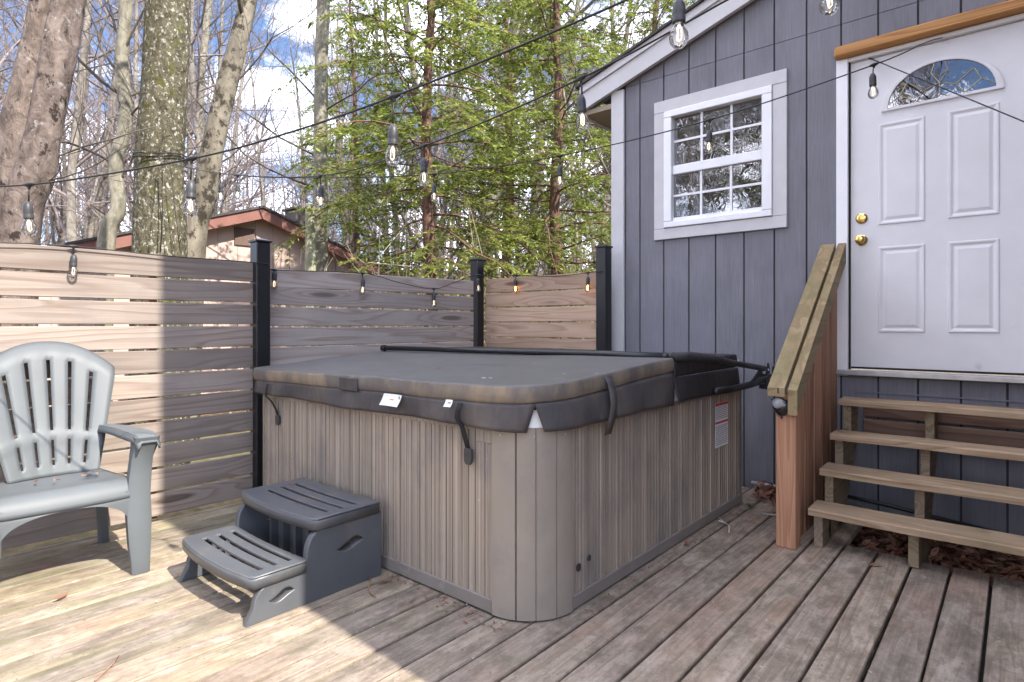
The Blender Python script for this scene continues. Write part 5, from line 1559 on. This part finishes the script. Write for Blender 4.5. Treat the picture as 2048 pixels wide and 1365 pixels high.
p = G(250, 20); p[2] += 1.2; t = thing('evergreen_shrub', 'rounded green shrub showing beyond the neighbouring roof, left of the mossy trunk', 'shrub', tuple(p)); link_mesh('branches', sb, t); link_mesh('leaves', sv, t)

# ------------------------------------------------------------------ neighbour's house
NX = -9.5
nh = thing('neighbour_house', 'pinkish neighbouring house with a red-brown gable roof behind the fence', 'house', (NX, 4.64, -0.25))
PKY, PKZ = 4.64, 2.99; SLp = 0.335
yl, yr = 1.3, 7.75
def gz_(y): return PKZ - SLp * abs(y - PKY)
nw = 0.30; y = yl + .35
while y < yr - .35:
    y2 = min(y + nw, yr - .35); m = MB()
    ps_ = [(y + .004, -0.3), (y2 - .004, -0.3), (y2 - .004, gz_(y2) - .05)] + ([(PKY, PKZ - .05)] if y < PKY < y2 else []) + [(y + .004, gz_(y) - .05)]
    m.prism(ps_, 'x', NX - 0.02, NX).build('siding_board', 'neighbour_siding', nh); y = y2
MB().prism([(yl + .35, -.3), (yr - .35, -.3), (yr - .35, gz_(yr - .35) - .06), (PKY, PKZ - .06), (yl + .35, gz_(yl + .35) - .06)], 'x', NX - 6.5, NX - .025).build('wall', 'neighbour_siding', nh)
for s_, ye in ((-1, yl), (1, yr)):
    MB().prism([(PKY, PKZ - .16), (ye, gz_(ye) - .16), (ye, gz_(ye) + .01), (PKY, PKZ + .01)], 'x', NX + .22, NX + .26).build('fascia_board', 'neighbour_fascia', nh)
    MB().prism([(PKY, PKZ + .012), (ye - s_ * -.06, gz_(ye) + .012 - .02), (ye - s_ * -.06, gz_(ye) + .05 - .02), (PKY, PKZ + .05)], 'x', NX - 6.8, NX + .29).build('roof', 'roof_shingle', nh)
    MB().prism([(PKY, PKZ - .03), (ye, gz_(ye) - .03), (ye, gz_(ye) - .005), (PKY, PKZ - .005)], 'x', NX + .002, NX + .218).build('soffit', 'neighbour_fascia', nh)
v_ = MB(); v_.box(NX + .002, NX + .03, 4.30, 4.62, 2.40, 2.68).build('gable_vent', 'neighbour_vent', nh)
ch = MB(); ch.box(NX - 1.5, NX - 1.1, 5.98, 6.42, 2.2, 3.36)
ch.build('chimney', 'chimney_dark', nh)
MB().box(NX - 1.54, NX - 1.06, 5.94, 6.46, 3.36, 3.40).build('chimney_cap', 'chimney_dark', nh)

# ------------------------------------------------------------------ leaves, pipes, bits
def leaf_arrays(r, n, posf, lmin, lmax, flat=.35):
    V = []; F = []; k = 0
    for i in range(n):
        p = posf(); L = r.uniform(lmin, lmax); a_ = r.uniform(0, 6.28); w = L * r.uniform(.28, .45); c_ = r.uniform(-.3, .5) * L
        nx = r.normal() * flat; ny = r.normal() * flat
        ax = np.array([math.cos(a_), math.sin(a_), nx]); ax /= np.linalg.norm(ax); bx = np.cross([0, 0, 1], ax) + np.array([0, 0, ny]); bx /= np.linalg.norm(bx); up = np.cross(ax, bx)
        pts = []
        for (s_, wv) in ((-.5, .02), (-.25, .75), (.1, 1.), (.35, .6), (.5, .03)):
            z = c_ * (s_ * s_ * 1.6)
            mid = p + ax * s_ * L + up * z
            pts += [mid + bx * w * wv * .5 + up * .12 * w * wv * 1.5, mid, mid - bx * w * wv * .5 + up * .12 * w * wv * 1.5]
        V += pts
        for j in range(4):
            b_ = k + j * 3; F += [(b_, b_ + 3, b_ + 4, b_ + 1), (b_ + 1, b_ + 4, b_ + 5, b_ + 2)]
        k += 15
    return np.array(V), np.array(F)
rl = np.random.default_rng(3)
tag(MB().prism([(3.40, -.30), (4.23, -.30), (4.23, -.125), (3.95, -.15), (3.40, -.20)], 'x', -.95, .70).build('ground_bank', 'ground'), kind='structure')
def litter_pos():
    y = rl.uniform(3.42, 4.22)
    return np.array([rl.uniform(-.95, .69), y, -.192 + (y - 3.4) * .078 + abs(rl.normal()) * .018])
V, F = leaf_arrays(rl, 2000, litter_pos, .045, .10, .4)
tag(link_mesh('leaf_litter', arr_mesh('leaf_litter', V, F, 'dead_leaves')), 'thick litter of brown dead leaves on the ground under the stairs', 'leaf litter', kind='stuff')
def pile_pos():
    x = -1.18 + rl.normal() * .075; y = 4.03 + rl.normal() * .09
    return np.array([min(max(x, -1.31), -.93), min(max(y, 3.75), 4.19), .008 + abs(rl.normal()) * .022])
V, F = leaf_arrays(rl, 190, pile_pos, .04, .08, .5)
tag(link_mesh('leaf_pile', arr_mesh('leaf_pile', V, F, 'dead_leaves')), 'small heap of dry leaves between the hot tub and the grey wall', 'leaf pile', kind='stuff')
# crumbs of debris along the foot of the tub
def crumb_pos():
    if rl.uniform() < .5: return np.array([TXR + .02 + abs(rl.normal()) * .03, rl.uniform(1.9, 3.9), .004])
    return np.array([rl.uniform(-2.15, -1.45), TYF - .02 - abs(rl.normal()) * .04, .004])
V, F = leaf_arrays(rl, 170, crumb_pos, .006, .022, .4)
tag(link_mesh('debris', arr_mesh('debris', V, F, 'dead_leaves')), 'fine crumbs of leaf debris along the foot of the hot tub', 'debris', kind='stuff')
def fleck_pos():
    return np.array([rl.uniform(-2.9, .6), rl.uniform(.4, 3.35), .004])
V, F = leaf_arrays(rl, 110, fleck_pos, .008, .02, .3)
tag(link_mesh('bud_scales', arr_mesh('bud_scales', V, F, 'twig_pale')), 'pale flecks of bud scales scattered over the deck boards', 'bud scales', kind='stuff')
def one_leaf(label, p, L, mat='dead_leaves', grp='single fallen leaves'):
    V, F = leaf_arrays(rl, 1, lambda: np.array([0, 0, .006]), L, L, .2)
    o = link_mesh('fallen_leaf', arr_mesh('fallen_leaf', V, F, mat), None, tuple(p)); tag(o, label, 'leaf', grp)
def deckp(u, v): r_ = ray(u, v); t_ = -CAM_H / r_[2]; q = r_ * t_; return (q[0], q[1], .004)
one_leaf('curled red-brown leaf lying alone on the sunlit deck in front of the chair', deckp(122, 1200), .07)
one_leaf('flat brown leaf on the deck boards just in front of the lowest stair tread', deckp(1752, 1134), .06)
one_leaf('tan leaf at the foot of the cedar stair post on its hot tub side', deckp(1542, 1030), .07)
one_leaf('orange-brown leaf beside the right base of the hot tub', deckp(1372, 1092), .06)
one_leaf('dark curled leaf at the left end of the second highest stair tread', (-.765, 3.76, .516), .055)
one_leaf('small brown leaf next to the rear foot of the spa step', deckp(770, 1168), .07)
for (u, v, L, lab) in ((878, 741, .035, 'largest red bud scale in the middle of the hot tub cover'), (800, 748, .018, 'red bud scale left of the largest one on the hot tub cover'), (832, 745, .016, 'small red bud scale between its two neighbours on the hot tub cover'),
                       (962, 742, .014, 'red bud scale right of the largest one on the hot tub cover'), (622, 738, .014, 'red bud scale nearest the far left corner of the hot tub cover')):
    z = .905
    for _ in range(6):
        r_ = ray(u, v); q = r_ * ((z - CAM_H) / r_[2]); z = topz(q[0], q[1])
    one_leaf(lab, (q[0], q[1], z + .002), L, 'red_leaf', 'red bud scales')
one_leaf('red bud scale on the upper tread of the spa step', (-2.42, 1.37, .338), .035, 'red_leaf', 'red bud scales')
one_leaf('red bud scale at the back left corner of the upper step tread', (-2.70, 1.50, .338), .03, 'red_leaf', 'red bud scales')
# leaf scraps on the chair seat
V, F = leaf_arrays(rl, 9, lambda: np.array([-3.33 + rl.normal() * .035, .72 + rl.uniform(-.14, .18), .418]), .012, .035, .3)
tag(link_mesh('leaf_scraps', arr_mesh('leaf_scraps', V, F, 'dead_leaves')), 'dark leaf scraps scattered on the chair seat', 'leaf scraps', kind='stuff')
tw = thing('fallen_twig', 'pale forked twig lying on the deck near the back of the hot tub', 'twig', deckp(1448, 1048))
a0, a1, a2, a3 = (np.array(deckp(*q)) + (0, 0, .006) for q in ((1432, 1035), (1448, 1049), (1458, 1056), (1458, 1070)))
MB().tube([a0, a1, a2, a3], [.004, .005, .006, .004], 6).build('stem', 'twig_pale', tw, smooth=True)
MB().tube([a1, np.array(deckp(1437, 1047)) + (0, 0, .01)], [.004, .006], 6).build('fork', 'twig_pale', tw, smooth=True)
tw2 = thing('curved_twig', 'thin dark bent twig on the deck beside the rear foot of the spa step', 'twig', deckp(745, 1180))
MB().tube([np.array(deckp(*q)) + (0, 0, .007) for q in ((738, 1160), (741, 1172), (737, 1182), (743, 1192), (751, 1199))], .0028, 6).build('stem', 'baluster_wood', tw2, smooth=True)
tw3 = thing('thin_stick', 'thin dark stick on the sunlit deck at the bottom of the frame', 'twig', deckp(220, 1345))
MB().tube([np.array(deckp(*q)) + (0, 0, .006) for q in ((238, 1318), (225, 1335), (208, 1352), (190, 1368))], .0022, 6).build('stem', 'baluster_wood', tw3, smooth=True)
pp = thing('wall_conduit', 'grey conduit pipe lying along the foot of the grey wall', 'pipe', (-1.1, 4.2, .02))
MB().tube([(-1.40, 4.195, .028), (-1.1, 4.195, .024), (-.95, 4.195, .018)], .014, 10).build('pipe', 'pipe_grey', pp, smooth=True)
rod = thing('pale_rod', 'thin pale rod on the deck behind the cedar stair post', 'rod', deckp(1540, 1032))
MB().tube([np.array(deckp(*q)) + (0, 0, .01) for q in ((1522, 1032), (1545, 1035), (1575, 1039))], .006, 8).build('stem', 'pipe_grey', rod, smooth=True)
dp = thing('drain_pipe', 'dark pipe with a grey end cap lying under the stairs by the wall', 'pipe', (-.6, 4.1, .0))
pa, pb_ = ony(1682, 990, 4.12), ony(1780, 1012, 4.12)
MB().tube([pa, (pa + pb_) / 2, pb_, pb_ + (pb_ - pa) * 2.2 + (0, 0, -.02)], .012, 10).build('pipe', 'hose_black', dp, smooth=True)
MB().tube([pa - (.012, 0, -.001), pa + (.02, 0, -.003)], .0165, 10).build('end_cap', 'pipe_grey', dp, smooth=40)
pl = thing('green_sprig', 'tiny green weed sprouting between deck boards by the leaf heap', 'plant', deckp(1503, 1018))
bp_ = np.array(deckp(1503, 1018)); V = []; F = []
for k in range(14):
    a_ = rl.uniform(0, 6.28); l_ = rl.uniform(.02, .045); d = np.array([math.cos(a_), math.sin(a_), rl.uniform(.3, 1.2)]); d /= np.linalg.norm(d); w = np.cross(d, [0, 0, 1]); w /= np.linalg.norm(w)
    q = rl.normal(size=3) * .012 * np.array([1, 1, 0]); V += [q, q + d * l_ * .5 + w * l_ * .2, q + d * l_, q + d * l_ * .5 - w * l_ * .2]; F.append((4 * k, 4 * k + 1, 4 * k + 2, 4 * k + 3))
link_mesh('leaves', arr_mesh('leaves', np.array(V), np.array(F), 'moss_green'), pl)
